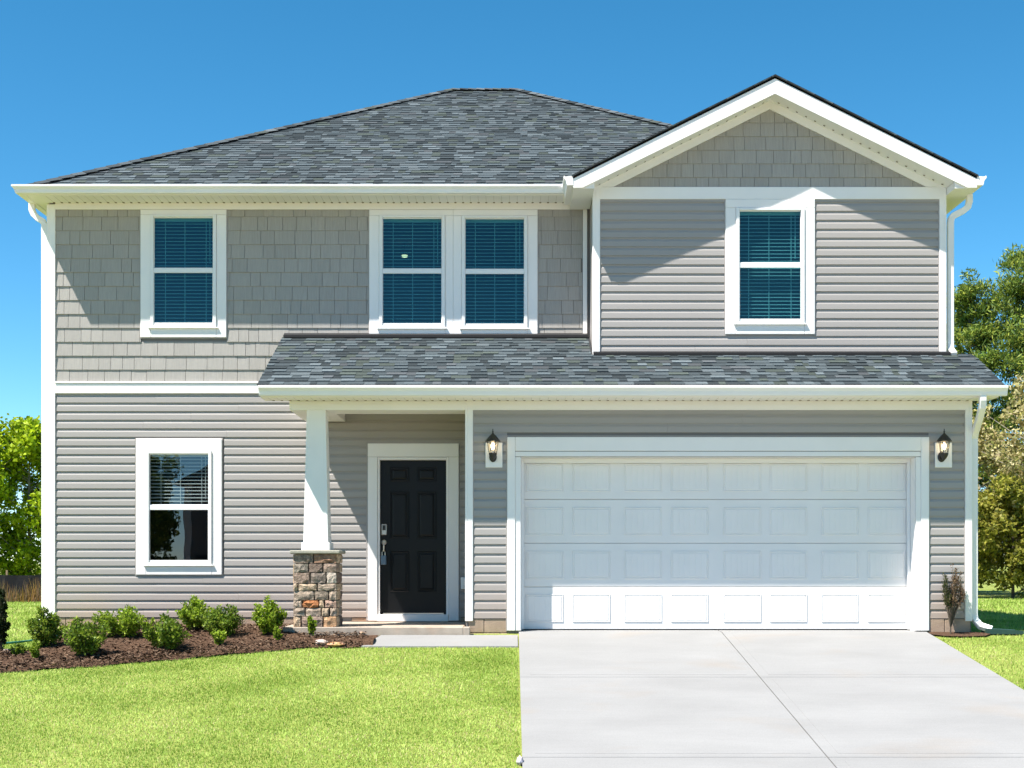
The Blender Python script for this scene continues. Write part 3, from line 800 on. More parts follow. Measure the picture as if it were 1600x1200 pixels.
cxm, cym = (CX0 + CX1) / 2 - .008, (CY0 + CY1) / 2
m = MB(); hb, ht = .156, .118
m.add([(cxm - hb, cym - hb, 1.1), (cxm + hb, cym - hb, 1.1), (cxm + hb, cym + hb, 1.1), (cxm - hb, cym + hb, 1.1), (cxm - ht, cym - ht, 2.772), (cxm + ht, cym - ht, 2.772), (cxm + ht, cym + ht, 2.772), (cxm - ht, cym + ht, 2.772)],
      [(0, 3, 2, 1), (4, 5, 6, 7), (0, 1, 5, 4), (1, 2, 6, 5), (2, 3, 7, 6), (3, 0, 4, 7)])
col_ = m.build('porch_column', M['white'], house, bevel=.004)
m = MB(); m.box(cxm - .178, cxm + .178, cym - .178, cym + .178, 1.012, 1.108); m.build('plinth', M['white'], col_, bevel=.006)
m = MB(); m.box(-2.79, -.585, .0, .46, 2.772, 2.95); m.build('porch_beam', M['white'], house)
m = MB(); m.box(-2.79, -2.262, .462, YM - .036, 2.7715, 3.3); m.build('porch_beam', M['white'], house)
m = MB(); m.box(-2.26, -.585, .462, YM - .001, 2.93, 2.95); m.build('porch_ceiling', M['white'], house)

# ---- garage door
GYD = .24
m = MB(); m.box(.105, .115, .001, GYD + .1, 0, 2.18); m.box(5.055, 5.065, .001, GYD + .1, 0, 2.18); m.box(.105, 5.065, .001, GYD + .1, 2.178, 2.19)
m.build('garage_jamb', M['white'], house)
gd_mb = MB(); gd_mb.box(.10, 5.07, GYD + .03, GYD + .06, .0, 2.20)
gd = gd_mb.build('garage_door', M['white_door'], house); gd['label'] = 'white four-section double garage door'
zs = [.012, .552, 1.108, 1.665, 2.215]
PX = [(.179, .656), (.768, 1.252), (1.426, 1.906), (2.02, 2.50), (2.690, 3.168), (3.278, 3.753), (3.935, 4.408), (4.525, 5.0)]
for k in range(4):
    m = MB(); m.box(.118, 5.052, GYD, GYD + .031, zs[k], zs[k + 1] - .005); m.build('section', M['white_door'], gd, bevel=.005)
    zc = (zs[k] + zs[k + 1]) / 2 - .002
    for a, b in PX:
        raised_panel(a, b, zc - .178, zc + .178, GYD - .001, .014, .020, 6).build('panel', M['white_door'], gd)
m = MB(); m.box(.118, 5.052, GYD - .002, GYD + .03, .0, .012); m.build('bottom_seal', M['drip'], gd)
gc = empty('garage_surround', (0, 0, 0), house)
for a, b, c, e, y0, y1 in ((-.06, .04, 0.0, 2.432, -.036, 0), (5.125, 5.225, 0.0, 2.432, -.036, 0), (.042, 5.123, 2.252, 2.432, -.036, 0),
                           (.041, .110, 0.0, 2.182, -.026, 0), (5.062, 5.124, 0.0, 2.182, -.026, 0), (.041, 5.124, 2.183, 2.251, -.026, 0)):
    m = MB(); m.box(a, b, y0, y1 + .001, c + .006, e); m.build('casing', M['white'], gc, bevel=.004)
m = MB(); m.box(.116, .150, GYD - .05, GYD - .012, .01, 2.18); m.box(5.018, 5.054, GYD - .05, GYD - .012, .01, 2.18); m.box(.15, 5.018, GYD - .05, GYD - .012, 2.125, 2.177)
m.build('weather_stop', M['vinyl'], gc, bevel=.004)

# ---- roofs
def roof_cols():
    base = R.choices([(.078, .092, .098), (.060, .071, .076), (.038, .045, .048), (.104, .119, .125), (.068, .079, .070), (.078, .083, .087)], [4, 4, 3, 2, 1.6, 1])[0]
    q = R.uniform(.86, 1.14); return tuple(c * q for c in base)
def shingle_field(mb, O, U, V, Lu, Lv, mask, expo=.130):
    """laminated asphalt shingles on the plane O + u*U + v*V (v up the slope): each tab is a thin wedge of its own"""
    Nn = U.cross(V).normalized(); rws = int(Lv / expo) + 1
    for r in range(rws):
        v0 = r * expo; v1 = v0 + expo + .01
        if v1 > Lv + .02: v1 = Lv
        if v1 - v0 < .02: continue
        u = -R.uniform(0, .3); tab = R.random() < .5
        while u < Lu:
            w = R.choice([.08, .10, .12, .14, .17, .20, .25]); a, b = max(u, 0), min(u + w, Lu); u += w
            if b - a < .01: continue
            rng_ = mask((v0 + v1) / 2)
            if rng_: a, b = max(a, rng_[0]), min(b, rng_[1])
            if b - a < .01: continue
            tab = not tab
            th = R.uniform(.012, .015) if tab else R.uniform(.005, .007); c = roof_cols()
            c = tuple(k * (1.20 if tab else .92) * (.95, 1.0, 1.02)[i] for i, k in enumerate(c))
            p = [O + U * a + V * v0 + Nn * (th + .003), O + U * b + V * v0 + Nn * (th + .003), O + U * b + V * v1 + Nn * .002, O + U * a + V * v1 + Nn * .002,
                 O + U * a + V * v0, O + U * b + V * v0]
            mb.add(p, [(0, 1, 2, 3), (4, 5, 1, 0), (4, 0, 3), (5, 2, 1)], c)
# lower roof over porch and garage
LX0, LX1, LY0, LZ0, lp = -3.10, 6.0, -.49, 3.035, .462
LYM = YM - .002
zM = LZ0 + lp * (LYM - LY0); zU = LZ0 + lp * (YU - LY0)
m = MB()
m.prism_x([(LY0, LZ0 - .03), (LYM, zM - .03), (LYM, zM - .008), (LY0, LZ0 - .008)][::-1], LX0, 1.052)
m.prism_x([(LY0, LZ0 - .03), (YU - .002, zU - .03), (YU - .002, zU - .008), (LY0, LZ0 - .008)][::-1], 1.052, LX1)
lroof = m.build('lower_roof', M['deck'], house); lroof['label'] = 'low shingle roof over porch and garage'
mb = MB(); V = Vector((0, 1, lp)).normalized(); lenM = (LYM - LY0) * math.sqrt(1 + lp * lp); lenU = (YU - .002 - LY0) * math.sqrt(1 + lp * lp)
shingle_field(mb, Vector((LX0 - .012, LY0 - .012, LZ0 - .012)), Vector((1, 0, 0)), V, LX1 - LX0 + .024, lenM, lambda v: (0, LX1 - LX0 + .024) if v < lenU else (0, 1.04 - LX0))
mb.build('shingles', M['roof'], lroof, kind='stuff')
m = MB(); m.prism_x([(LYM - .10, zM - .032), (LYM, zM + .012), (LYM, zM + .04), (LYM - .012, zM + .04), (LYM - .10, zM + .0)][::-1], LX0 + .01, 1.02); m.build('flashing', M['drip'], lroof)
m = MB(); m.prism_x([(YU - .09, zU - .032), (YU - .002, zU + .005), (YU - .002, zU + .028), (YU - .012, zU + .028), (YU - .09, zU + .0)][::-1], 1.06, 5.70); m.build('flashing', M['drip'], lroof)
# eave box: soffit, rake fascias
SZ = 2.886
m = MB(); m.box(-3.055, 5.93, -.412, -.036, SZ, SZ + .02); sof = m.build('soffit', M['white'], house); sof['label'] = 'vented soffit of the low roof'
m = MB()
x = -2.98
while x < 5.75: m.box(x - .013, x + .013, -.085, -.045, SZ - .004, SZ + .001); x += .1045
m.build('soffit_vents', M['hole'], sof, kind='stuff')
m = MB()
x = -3.0
while x < 5.75: m.box(x - .002, x + .002, -.405, -.05, SZ - .0025, SZ + .001); x += .1045
m.build('soffit_grooves', M['groove'], sof, kind='stuff')
for x0, x1, yb, zb in ((-3.08, -3.055, YM - .002, zM), (5.93, 5.955, YU - .002, zU)):
    m = MB(); m.prism_x([(-.435, SZ - .006), (-.03, SZ - .006), (-.03, SZ + .03), (-.2, LZ0 - .02), (yb, zb - .17), (yb, zb - .032), (-.435, LZ0 - .008)][::-1], x0, x1); m.build('rake_fascia', M['white'], house)
    xa, xb = (x1, -2.79) if x0 < 0 else (5.76, x0)
    m = MB(); m.prism_x([(-.2, LZ0 - .05), (yb, zb - .165), (yb, zb - .15), (-.2, LZ0 - .035)][::-1], xa, xb); m.build('rake_soffit', M['white'], house)
    m = MB(); m.box(xa, xb, -.036, -.012, SZ + .0, LZ0 + .1); m.build('eave_return', M['white'], house)
m = MB(); m.box(-3.08, 5.955, -.436, -.412, SZ - .006, LZ0 - .012); m.build('fascia', M['white'], house)
GPROF = [(0, .116), (0, 0), (-.075, 0), (-.083, .018), (-.088, .05), (-.105, .078), (-.118, .09), (-.120, .116), (-.108, .122), (-.104, .110)]
def gutter_x(x0, x1, y, z):
    m = MB(); m.prism_x([(y + a, z + b) for a, b in GPROF][::-1], x0, x1); o = m.build('gutter', M['white'], house, bevel=0); return o
def gutter_y(y0, y1, x, z, s):
    m = MB(); pr = [(x - s * a, z + b) for a, b in GPROF]
    m.prism_y(pr if s > 0 else pr[::-1], y0, y1); return m.build('gutter', M['white'], house)
gutter_x(-3.085, 6.035, -.437, 2.894)
# main hip roof
HX0, HX1, HY0, HY1, HZ, hp = -6.50, 5.56, .985, 11.95, 5.848, .5726
run = 5.47; RXa, RXb, RY, RZ = HX0 + run, HX1 - run, HY0 + run, HZ + hp * run
m = MB()
A, B, C_, D_ = (HX0, HY0, HZ), (HX1, HY0, HZ), (HX1, HY1, HZ), (HX0, HY1, HZ); Ra, Rb = (RXa, RY, RZ), (RXb, RY, RZ)
dn = lambda p: (p[0], p[1], p[2] - .03)
m.add([dn(p) for p in (A, B, C_, D_, Ra, Rb)], [(0, 1, 5, 4), (1, 2, 5), (2, 3, 4, 5), (3, 0, 4), (3, 2, 1, 0)])
mroof = m.build('main_roof', M['deck'], house); mroof['label'] = 'slate grey hip roof'
q = math.sqrt(1 + hp * hp); Lv = run * q
mb = MB()
def hipmask(L): return lambda v: (v / q, L - v / q)
shingle_field(mb, Vector((HX0, HY0, HZ - .03)), Vector((1, 0, 0)), Vector((0, 1, hp)).normalized(), HX1 - HX0, Lv, hipmask(HX1 - HX0))
shingle_field(mb, Vector((HX0, HY1, HZ - .03)), Vector((0, -1, 0)), Vector((1, 0, hp)).normalized(), HY1 - HY0, Lv, hipmask(HY1 - HY0))
shingle_field(mb, Vector((HX1, HY0, HZ - .03)), Vector((0, 1, 0)), Vector((-1, 0, hp)).normalized(), HY1 - HY0, Lv, hipmask(HY1 - HY0))
mb.build('shingles', M['roof'], mroof, kind='stuff')
mb = MB()                                       # hip and ridge caps
def caps(p, q_, n):
    p, q_ = Vector(p), Vector(q_); d = (q_ - p) / n; dirn = d.normalized(); side = Vector((0, 0, 1)).cross(dirn).normalized()
    for i in range(n):
        a = p + d * i; b = a + d * 1.15; dz = Vector((0, 0, .016)); drop = Vector((0, 0, -.045 if abs(dirn.z) > .05 else -.055))
        c = roof_cols()
        mb.add([a + dz - side * .11 + drop, a + dz, a + dz + side * .11 + drop, b - side * .11 + drop, b + dz * .4, b + side * .11 + drop], [(0, 1, 4, 3), (1, 2, 5, 4), (0, 2, 1)], c)
caps(A, Ra, 44); caps(B, Rb, 44); caps(Ra, Rb, 8)
mb.build('ridge_caps', M['roof'], mroof, kind='stuff')
MS = 5.735
m = MB(); m.box(-6.455, 5.5, 1.02, YM - .030, MS, MS + .02); m.box(-6.455, -6.28, YM - .03, 11.9, MS, MS + .02)
sof2 = m.build('soffit', M['white'], house); sof2['label'] = 'vented soffit of the main eave'
m = MB(); x = -6.2
while x < .95: m.box(x - .013, x + .013, 1.375, 1.415, MS - .004, MS + .001); x += .1045
m.build('soffit_vents', M['hole'], sof2, kind='stuff')
m = MB(); x = -6.2
while x < .95: m.box(x - .002, x + .002, 1.03, 1.39, MS - .0025, MS + .001); x += .1045
m.build('soffit_grooves', M['groove'], sof2, kind='stuff')
m = MB(); m.box(-6.48, 5.5, .995, 1.02, MS - .005, HZ - .01); m.box(-6.48, -6.456, 1.02, 11.9, MS - .005, HZ - .01); m.build('fascia', M['white'], house)
# front gutter with a mitred corner running back along the left eave
gp = [(.994 + a, 5.738 + b * .88) for a, b in GPROF]
m = MB(); n = len(gp)
vv = []
for (yy, zz) in gp: o_ = .994 - yy; vv.append((.70, yy, zz))
for (yy, zz) in gp: o_ = .994 - yy; vv.append((-6.481 - o_, yy, zz))
for (yy, zz) in gp: o_ = .994 - yy; vv.append((-6.481 - o_, 11.9, zz))
m.add(vv, [(i, (i + 1) % n, n + (i + 1) % n, n + i) for i in range(n)] + [(n + i, n + (i + 1) % n, 2 * n + (i + 1) % n, 2 * n + i) for i in range(n)] + [tuple(range(n - 1, -1, -1)), tuple(range(2 * n, 3 * n))])
m.build('gutter', M['white'], house)
# front gable roof
GY0, GPZ, GHR = .315, 7.085, 2.580
GEZ = GPZ - gs * GHR
m = MB(); t = .03
for s in (-1, 1):
    xe = GX + s * GHR
    pr = [(GX, GPZ - .012), (xe, GEZ - .012), (xe, GEZ - .012 - t), (GX, GPZ - .012 - t)]
    m.prism_y(pr if s > 0 else pr[::-1], GY0, 4.6)
groof = m.build('gable_roof', M['deck'], house); groof['label'] = 'front-facing gable roof'
mb = MB(); qg = math.sqrt(1 + gs * gs); Lg = GHR * qg
shingle_field(mb, Vector((GX - GHR - .015, 4.6, GEZ - .016)), Vector((0, -1, 0)), Vector((1, 0, gs)).normalized(), 4.6 - GY0 + .02, Lg, lambda v: None)
shingle_field(mb, Vector((GX + GHR + .015, GY0 - .02, GEZ - .016)), Vector((0, 1, 0)), Vector((-1, 0, gs)).normalized(), 4.6 - GY0 + .02, Lg, lambda v: None)
mb.build('shingles', M['roof'], groof, kind='stuff')
m = MB()                                     # dark exposed shingle edge at the rake
for s in (-1, 1):
    xe = GX + s * (GHR + .012)
    pr = [(GX, GPZ + .008), (xe, GEZ + .005), (xe, GEZ - .018), (GX, GPZ - .016)]
    m.prism_y(pr if s > 0 else pr[::-1], GY0 - .018, GY0 + .12)
m.build('rake_edge', M['drip'], groof)
FV = .215                                    # vertical depth of the rake fascia
for s in (-1, 1):
    xe = GX + s * GHR
    m = MB(); pr = [(GX, GPZ - .020), (xe, GEZ - .020), (xe, GEZ - .155), (xe - s * .12, GEZ - .155), (GX, GPZ - FV - .02)]
    m.prism_y(pr if s > 0 else pr[::-1], GY0, GY0 + .025); m.build('rake_fascia', M['white'], house)
    m = MB(); pr = [(GX, GPZ - .105), (xe, GEZ - .105), (xe, GEZ - .155), (xe - s * .12, GEZ - .160), (GX, GPZ - FV - .02)]
    zo = GPZ - FV + .005                     # sloped soffit under the rake
    zi = zo - gs * (GHR - .30)
    m = MB(); pr = [(GX, zo + .015), (xe - s * .28, zi + .010), (xe - s * .28, zi - .005), (GX, zo)]
    m.prism_y(pr if s > 0 else pr[::-1], GY0 + .025, YU - .001); so_ = m.build('rake_soffit', M['white'], house)
    m = MB(); k = .10
    while k < 2.25:
        xc = GX + s * k; zc = zo - gs * k - .001
        m.add([(xc - .011, YU - .125, zc - .004 + s * .011 * gs), (xc + .011, YU - .125, zc - .004 - s * .011 * gs), (xc + .011, YU - .095, zc - .004 - s * .011 * gs), (xc - .011, YU - .095, zc - .004 + s * .011 * gs)], [(0, 3, 2, 1)])
        k += .118
    m.build('soffit_vents', M['hole'], so_, kind='stuff')
    # rake frieze on the wall
    m = MB(); a0 = zo + .02; fz = .125
    pr = [(GX, a0), (GX + s * 2.30, a0 - gs * 2.30), (GX + s * 2.30, a0 - gs * 2.30 - fz * .4), (GX + s * 2.18, 5.757), (GX + s * ((a0 - fz - 5.757) / gs), 5.757), (GX, a0 - fz)]
    pr = [p for p in pr]
    m.prism_y(pr if s > 0 else pr[::-1], YU - .034, YU + .001); m.build('rake_frieze', M['white'], house)
    # boxed eave along the side
    m = MB(); xi = GX + s * 2.306
    x0, x1 = sorted((xi, xi + s * .012)); mb = MB(); mb.box(x0, x1, GY0 + .051, YU + .1, GEZ - .139, zi + .03); mb.build('eave_side', M['white'], house)
    x0, x1 = sorted((xi, xe - s * .002)); m.box(x0, x1, GY0 + .026, 4.4 if s > 0 else 1.4, GEZ - .158, GEZ - .14); m.build('eave_soffit', M['white'], house)
    m = MB(); x0, x1 = sorted((xe - s * .024, xe)); m.box(x0, x1, GY0 + .026, 4.4 if s > 0 else 1.4, GEZ - .138, GEZ - .045); m.build('fascia', M['white'], house)
    m = MB(); pr = [(xi, GEZ - .138), (xi, zi + .02), (xe - s * .28, zi + .02), (xe - s * .28, GEZ - .138)]
    x0, x1 = sorted((xi, xe - s * .02)); m.box(x0, x1, GY0 + .027, GY0 + .05, GEZ - .138, GEZ - .05); m.build('eave_return', M['white'], house)
gutter_y(GY0 - .005, 4.3, GX + GHR + .001, GEZ - .125, 1)
gutter_y(GY0 - .005, 1.3, GX - GHR - .001, GEZ - .125, -1)

# ---- downspouts
def downspout(pts, label, w=.082, dd=.06):
    m = MB(); m.rect_sweep(pts, w, dd); o = m.build('downspout', M['white'], house, bevel=.006); o['label'] = label; return o
downspout([(-6.535, 1.50, 5.75), (-6.535, 1.50, 5.66), (-6.51, 1.50, 5.60), (-6.46, 1.50, 5.55), (-6.385, 1.50, 5.505), (-6.362, 1.50, 5.45), (-6.358, 1.50, 3.0), (-6.358, 1.50, .12), (-6.40, 1.45, .05), (-6.52, 1.38, .0)], 'downspout on the left corner')
downspout([(5.985, .76, 5.68), (5.985, .76, 5.58), (5.965, .76, 5.51), (5.90, .76, 5.46), (5.78, .76, 5.40), (5.745, .76, 5.36), (5.738, .76, 5.28), (5.738, .76, 3.72), (5.738, .74, 3.64), (5.75, .64, 3.57)], 'downspout at the right of the gable')
downspout([(5.745, -.485, 2.90), (5.745, -.485, 2.84), (5.75, -.46, 2.76), (5.775, -.25, 2.62), (5.805, -.03, 2.50), (5.815, .045, 2.42), (5.815, .05, 1.2), (5.815, .05, .20), (5.825, .04, .14), (5.875, .0, .065), (6.0, -.06, .02)], 'downspout beside the garage', .078, .07)

# ---- lanterns
def lantern(xb, xl, label):
    t = tag(empty('wall_lantern', (xb, YG - .03, 2.05)), label, 'lantern', 'coach lanterns beside the garage door')
    m = MB(); m.box(-.106, .106, -.012, .012, 0, .312); m.build('mounting_block', M['white'], t, bevel=.004)
    dx = xl; cy = -.13
    m = MB(); m.lathe([(.048, 0), (.048, .012), (.03, .02)], 0, 0, 14); m.v = [(dx + a, -.012 - c, .13 + b * 1.35) for a, b, c in m.v]; m.build('back_plate', M['iron'], t)
    m = MB(); m.tube([(dx, -.02, .13), (dx, -.06, .105), (dx, -.11, .10), (dx, cy, .125)], .011, 8); m.build('arm', M['iron'], t)
    m = MB(); m.lathe([(.006, .083), (.022, .10), (.040, .125), (.050, .15), (.052, .168), (.046, .172)], dx, cy, 12); m.build('cup', M['iron'], t)
    m = MB(); n = 6
    for k in range(n):
        a0 = 2 * math.pi * k / n; a1 = 2 * math.pi * (k + 1) / n
        m.add([(dx + .044 * math.cos(a0), cy + .044 * math.sin(a0), .172), (dx + .044 * math.cos(a1), cy + .044 * math.sin(a1), .172), (dx + .066 * math.cos(a1), cy + .066 * math.sin(a1), .318), (dx + .066 * math.cos(a0), cy + .066 * math.sin(a0), .318)], [(0, 1, 2, 3)])
    m.build('glass', M['lampglass'], t)
    for k in range(n):
        a0 = 2 * math.pi * k / n
        m = MB(); m.tube([(dx + .046 * math.cos(a0), cy + .046 * math.sin(a0), .168), (dx + .068 * math.cos(a0), cy + .068 * math.sin(a0), .32)], .0045, 5); m.build('bar', M['iron'], t)
    m = MB(); m.lathe([(.092, .312), (.094, .322), (.070, .352), (.042, .385), (.020, .405), (.012, .415), (.008, .43), (.012, .438), (.006, .448), (.005, .468), (.001, .476)], dx, cy, 12); m.build('cap', M['iron'], t)
    m = MB(); m.lathe([(.010, .172), (.012, .21), (.006, .215)], dx, cy, 8); m.build('socket', M['vinyl'], t)
    m = MB(); m.lathe([(.008, .215), (.020, .24), (.024, .262), (.018, .285), (.006, .30)], dx, cy, 10); m.build('bulb', M['bulb'], t, smooth=True)
    return t
lantern(-.226, -.012, 'black lit coach lantern on white block left of the garage door')
lantern(5.405, -.03, 'black lit coach lantern on white block right of the garage door')
# ceiling light seen through the paired window
t = tag(empty('ceiling_light', (-1.615, 3.5, 5.42)), 'small glowing ceiling light seen through the left paired upper window', 'ceiling light')
m = MB(); m.lathe([(.02, .03), (.04, .036), (.05, .05), (.045, .06)], 0, 0, 16); m.build('shade', M['ceil'], t, smooth=True)
m = MB(); m.lathe([(.012, .06), (.012, .23), (.05, .24), (.05, .255)], 0, 0, 10); m.build('stem', M['iron'], t)

# ------------------------------------------------------------------ plants
def leaves(centers, rad, n_each, size, pal, probs, up=0.3, squash=1.0, aspect=.5):
    """leaf quads scattered round cluster centres (Nx3)"""
    C = np.repeat(np.asarray(centers, float), n_each, axis=0); n = len(C)
    rr = np.repeat(np.asarray(rad, float) * np.ones(len(centers)), n_each)
    dv = NR.normal(0, 1, (n, 3)); dv /= np.linalg.norm(dv, axis=1)[:, None]
    P = C + dv * (rr * NR.random(n) ** .45)[:, None] * np.array([1, 1, squash])
    d = NR.normal(0, 1, (n, 3)) + dv * .6 + np.array([0, 0, up]); d /= np.linalg.norm(d, axis=1)[:, None]
    e = np.cross(d, NR.normal(0, 1, (n, 3))); e /= np.linalg.norm(e, axis=1)[:, None]
    s = (size * NR.uniform(.6, 1.3, n))[:, None]
    v = np.stack([P - d * s * .5, P + e * s * aspect * .5, P + d * s * .5, P - e * s * aspect * .5], 1).reshape(-1, 3)
    cols = np.array(pal)[NR.choice(len(pal), n, p=probs)] * NR.uniform(.75, 1.25, n)[:, None]
    cl = np.repeat(NR.uniform(.8, 1.2, len(centers)), n_each)[:, None]
    return v, cols * cl
def shrub(name, label, x, y, w, h, pal, probs, seed, dens=1.0, group='young shrubs in the mulch bed', leaf=.042, tall=False):
    t = tag(empty(name, (x, y, gz(x, y) + .03)), label, 'shrub', group)
    r = random.Random(seed); m = MB(); cs = []
    ns = int(17 * dens) + 4
    for k in range(ns):
        a = r.uniform(0, 6.283); q = math.sqrt(r.random()); ex = q * w / 2 * .86 * math.cos(a); ey = q * w / 2 * .86 * math.sin(a)
        ez = h * (1 - .42 * q * q) * r.uniform(.72, 1.0)
        p0 = (r.uniform(-.02, .02), r.uniform(-.02, .02), 0); pm = (ex * .55, ey * .55, ez * .5)
        m.tube([p0, pm, (ex, ey, ez)], [.006, .004, .002], 5)
        for u in (.42, .62, .8, .97):
            cs.append((ex * u * (1.05 if u < .7 else 1), ey * u, ez * u - .01 + r.uniform(-.02, .02)))
    m.build('stems', M['bark'], t)
    v, c = leaves(cs, w * (.115 if not tall else .14), int(34 * dens) + 6, leaf, pal, probs, up=.5)
    v[:, 2] = np.maximum(v[:, 2], .005)
    link('foliage', np_mesh('foliage', v, 4, c), M['leaf'], t)
    return t
G1 = [(.10, .165, .015), (.15, .235, .02), (.23, .31, .03), (.05, .085, .012), (.32, .37, .05)]; P1 = [.3, .3, .2, .12, .08]
G2 = [(.22, .32, .02), (.30, .41, .03), (.14, .22, .015), (.38, .46, .06), (.07, .11, .012)]; P2 = [.32, .28, .2, .1, .1]
SHR = [('rounded green shrub nearest the left corner downspout', -5.484, -1.119, 0.466, 0.466, G1, P1, 1), ('wide dark green shrub in front, second from the left corner', -4.847, -1.659, 0.539, 0.437, G1, P1, 1),
       ('light green shrub close to the wall left of the window', -4.780, -0.542, 0.561, 0.405, G2, P2, 1), ('low round shrub below the middle of the window', -4.036, -1.316, 0.520, 0.416, G1, P1, 1),
       ('bright tall shrub against the siding under the right window edge', -3.948, -0.014, 0.498, 0.417, G2, P2, 1), ('green shrub between the window and the stone pier, second from the pier', -3.546, -0.413, 0.486, 0.392, G1, P1, 1),
       ('upright shrub nearest the porch step', -3.004, -0.370, 0.409, 0.440, G2, P2, 1), ('small sprouting shrub at the left front of the bed', -5.345, -1.843, 0.173, 0.230, G2, P2, .35),
       ('smallest sprig at the far left of the bed', -5.626, -1.659, 0.146, 0.160, G1, P1, .3), ('small upright sprig before the second shrub from the pier', -3.455, -1.039, 0.181, 0.227, G2, P2, .35),
       ('small sprig at the foot of the upright shrub by the step', -2.830, -0.753, 0.138, 0.200, G2, P2, .3), ('thin sprig in front of the stone pier', -2.465, -0.456, 0.141, 0.266, G2, P2, .3),
       ('low light sprig between two front shrubs', -4.413, -0.456, 0.203, 0.266, G2, P2, .35)]
for i, (lb, x, y, w, h, pal, pr, dn_) in enumerate(SHR):
    shrub('shrub' if dn_ == 1 else 'shrub_sprig', lb, x, y, w * R.uniform(1.12, 1.3), h * R.uniform(1.0, 1.15), pal, pr, 100 + i, dn_, leaf=.046 if dn_ == 1 else .04)
shrub('columnar_shrub', 'dark narrow evergreen cut off by the left picture edge', -5.90, -1.42, .20, .78, [(.03, .045, .012), (.05, .07, .02), (.015, .02, .008)], [.4, .3, .3], 300, 1.6, group='narrow upright shrubs', leaf=.035, tall=True)
# half-dry columnar shrub by the garage corner
t = tag(empty('columnar_shrub', (5.46, -.14, gz(5.46, -.14) + .01)), 'half-dried brown columnar shrub in front of the block right of garage', 'shrub', 'narrow upright shrubs')
m = MB(); csg, csb = [], []; r = random.Random(5)
m.tube([(0, 0, 0), (0, 0, .22)], [.010, .008], 6)
for k in range(34):
    a = r.uniform(0, 6.283); q = r.uniform(.03, .17); hh = r.uniform(.5, .84) * (1.1 - q * 1.2)
    p1 = (q * .45 * math.cos(a), q * .45 * math.sin(a), .30); p2 = (q * math.cos(a), q * math.sin(a), .17 + hh * .55); p3 = (q * .85 * math.cos(a), q * .85 * math.sin(a), hh)
    m.tube([(0, 0, .08), p1, p2, p3], [.005, .004, .003, .001], 4)
    for u in np.linspace(.2, 1, 7):
        if u < .5: f_ = u / .5; p = [p1[i] + (p2[i] - p1[i]) * f_ for i in range(3)]
        else: f_ = (u - .5) / .5; p = [p2[i] + (p3[i] - p2[i]) * f_ for i in range(3)]
        (csg if math.cos(a) < -.1 else csb).append(p)
m.build('stems', M['bark'], t)
v1, c1 = leaves(csg, .03, 11, .032, [(.035, .05, .015), (.06, .075, .02), (.10, .09, .03)], [.4, .4, .2], up=1.4, aspect=.35)
v2, c2 = leaves(csb, .03, 9, .032, [(.20, .13, .07), (.13, .075, .045), (.28, .19, .11), (.08, .06, .03)], [.35, .3, .2, .15], up=1.4, aspect=.35)
link('foliage', np_mesh('foliage', np.concatenate([v1, v2]), 4, np.concatenate([c1, c2])), M['leaf'], t)

def rock(name, label, x, y, z, sx, sy, sz, col, seed):
    r = random.Random(seed); m = MB(); n, k = 8, 5; v = []
    for j in range(k):
        ph = math.pi * j / (k - 1)
        for i in range(n):
            a = 2 * math.pi * i / n; q = r.uniform(.8, 1.1)
            v.append((sx * q * math.sin(ph) * math.cos(a), sy * q * math.sin(ph) * math.sin(a), sz * q * math.cos(ph) * .9 + sz * .5))
    f = [(j * n + i, j * n + (i + 1) % n, (j + 1) * n + (i + 1) % n, (j + 1) * n + i)[::-1] for j in range(k - 1) for i in range(n)]
    m.v = v; m.f = f; m.c = [tuple(c * r.uniform(.85, 1.15) for c in col) for _ in v]
    o = m.build(name, M['stone'], None); o.location = (x, y, z); return tag(o, label, 'rock', 'loose rocks')
x, y = -2.267, -0.877; rock('rock', 'pale grey and white rock lying on the mulch edge', x, y, gz(x, y) + .02, .10, .08, .05, (.46, .38, .33), 1)
x, y = -2.104, -0.958; rock('rock', 'flat orange rock lying beside the pale rock', x, y, gz(x, y) + .02, .12, .08, .035, (.55, .30, .17), 2)
x, y = -1.859, -0.194; rock('rock', 'small reddish rock at the corner of the walkway', x, y, gz(x, y) + .02, .04, .04, .03, (.5, .32, .24), 3)
rock('rock', 'pointed pale stone in the grass at the driveway edge', .062, -6.1, gz(0, -6.1) + .0, .032, .07, .055, (.50, .47, .46), 4)

# little mulch patch, splash block and hose
m = MB(); pr = [(5.22, -.02), (5.2, -.18), (5.35, -.30), (5.6, -.33), (5.85, -.28), (5.98, -.12), (5.78, -.02)]
m.add([(a, b, gz(a, b) + .022) for a, b in pr], [tuple(range(len(pr)))]); m.build('mulch_bed', M['mulch'], kind='structure')
t = tag(empty('splash_block', (6.08, -.02, gz(6, -.02))), 'dark green plastic splash block under the garage downspout', 'splash block')
m = MB(); m.add([(-.16, -.12, 0), (.28, -.16, 0), (.28, .16, 0), (-.16, .12, 0), (-.16, -.12, .07), (.28, -.16, .045), (.28, .16, .045), (-.16, .12, .07), (-.13, -.08, .045), (.28, -.12, .02), (.28, .12, .02), (-.13, .08, .045)],
              [(0, 1, 5, 4), (2, 3, 7, 6), (3, 0, 4, 7), (4, 5, 9, 8), (6, 7, 11, 10), (7, 4, 8, 11), (8, 9, 10, 11), (1, 2, 6, 10, 9, 5)]); m.build('tray', M['splash'], t)
m = MB(); m.tube([(-6.6, -1.0, gz(0, -1.0) + .02), (-6.2, -.98, gz(0, -.98) + .04), (-5.9, -.85, gz(0, -.85) + .045), (-5.7, -.55, gz(0, -.55) + .03), (-5.55, -.2, gz(0, -.2) + .02)], .014, 8)
tag(m.build('garden_hose', M['teal'], smooth=True), 'teal garden hose lying on the grass left of the bed', 'hose')
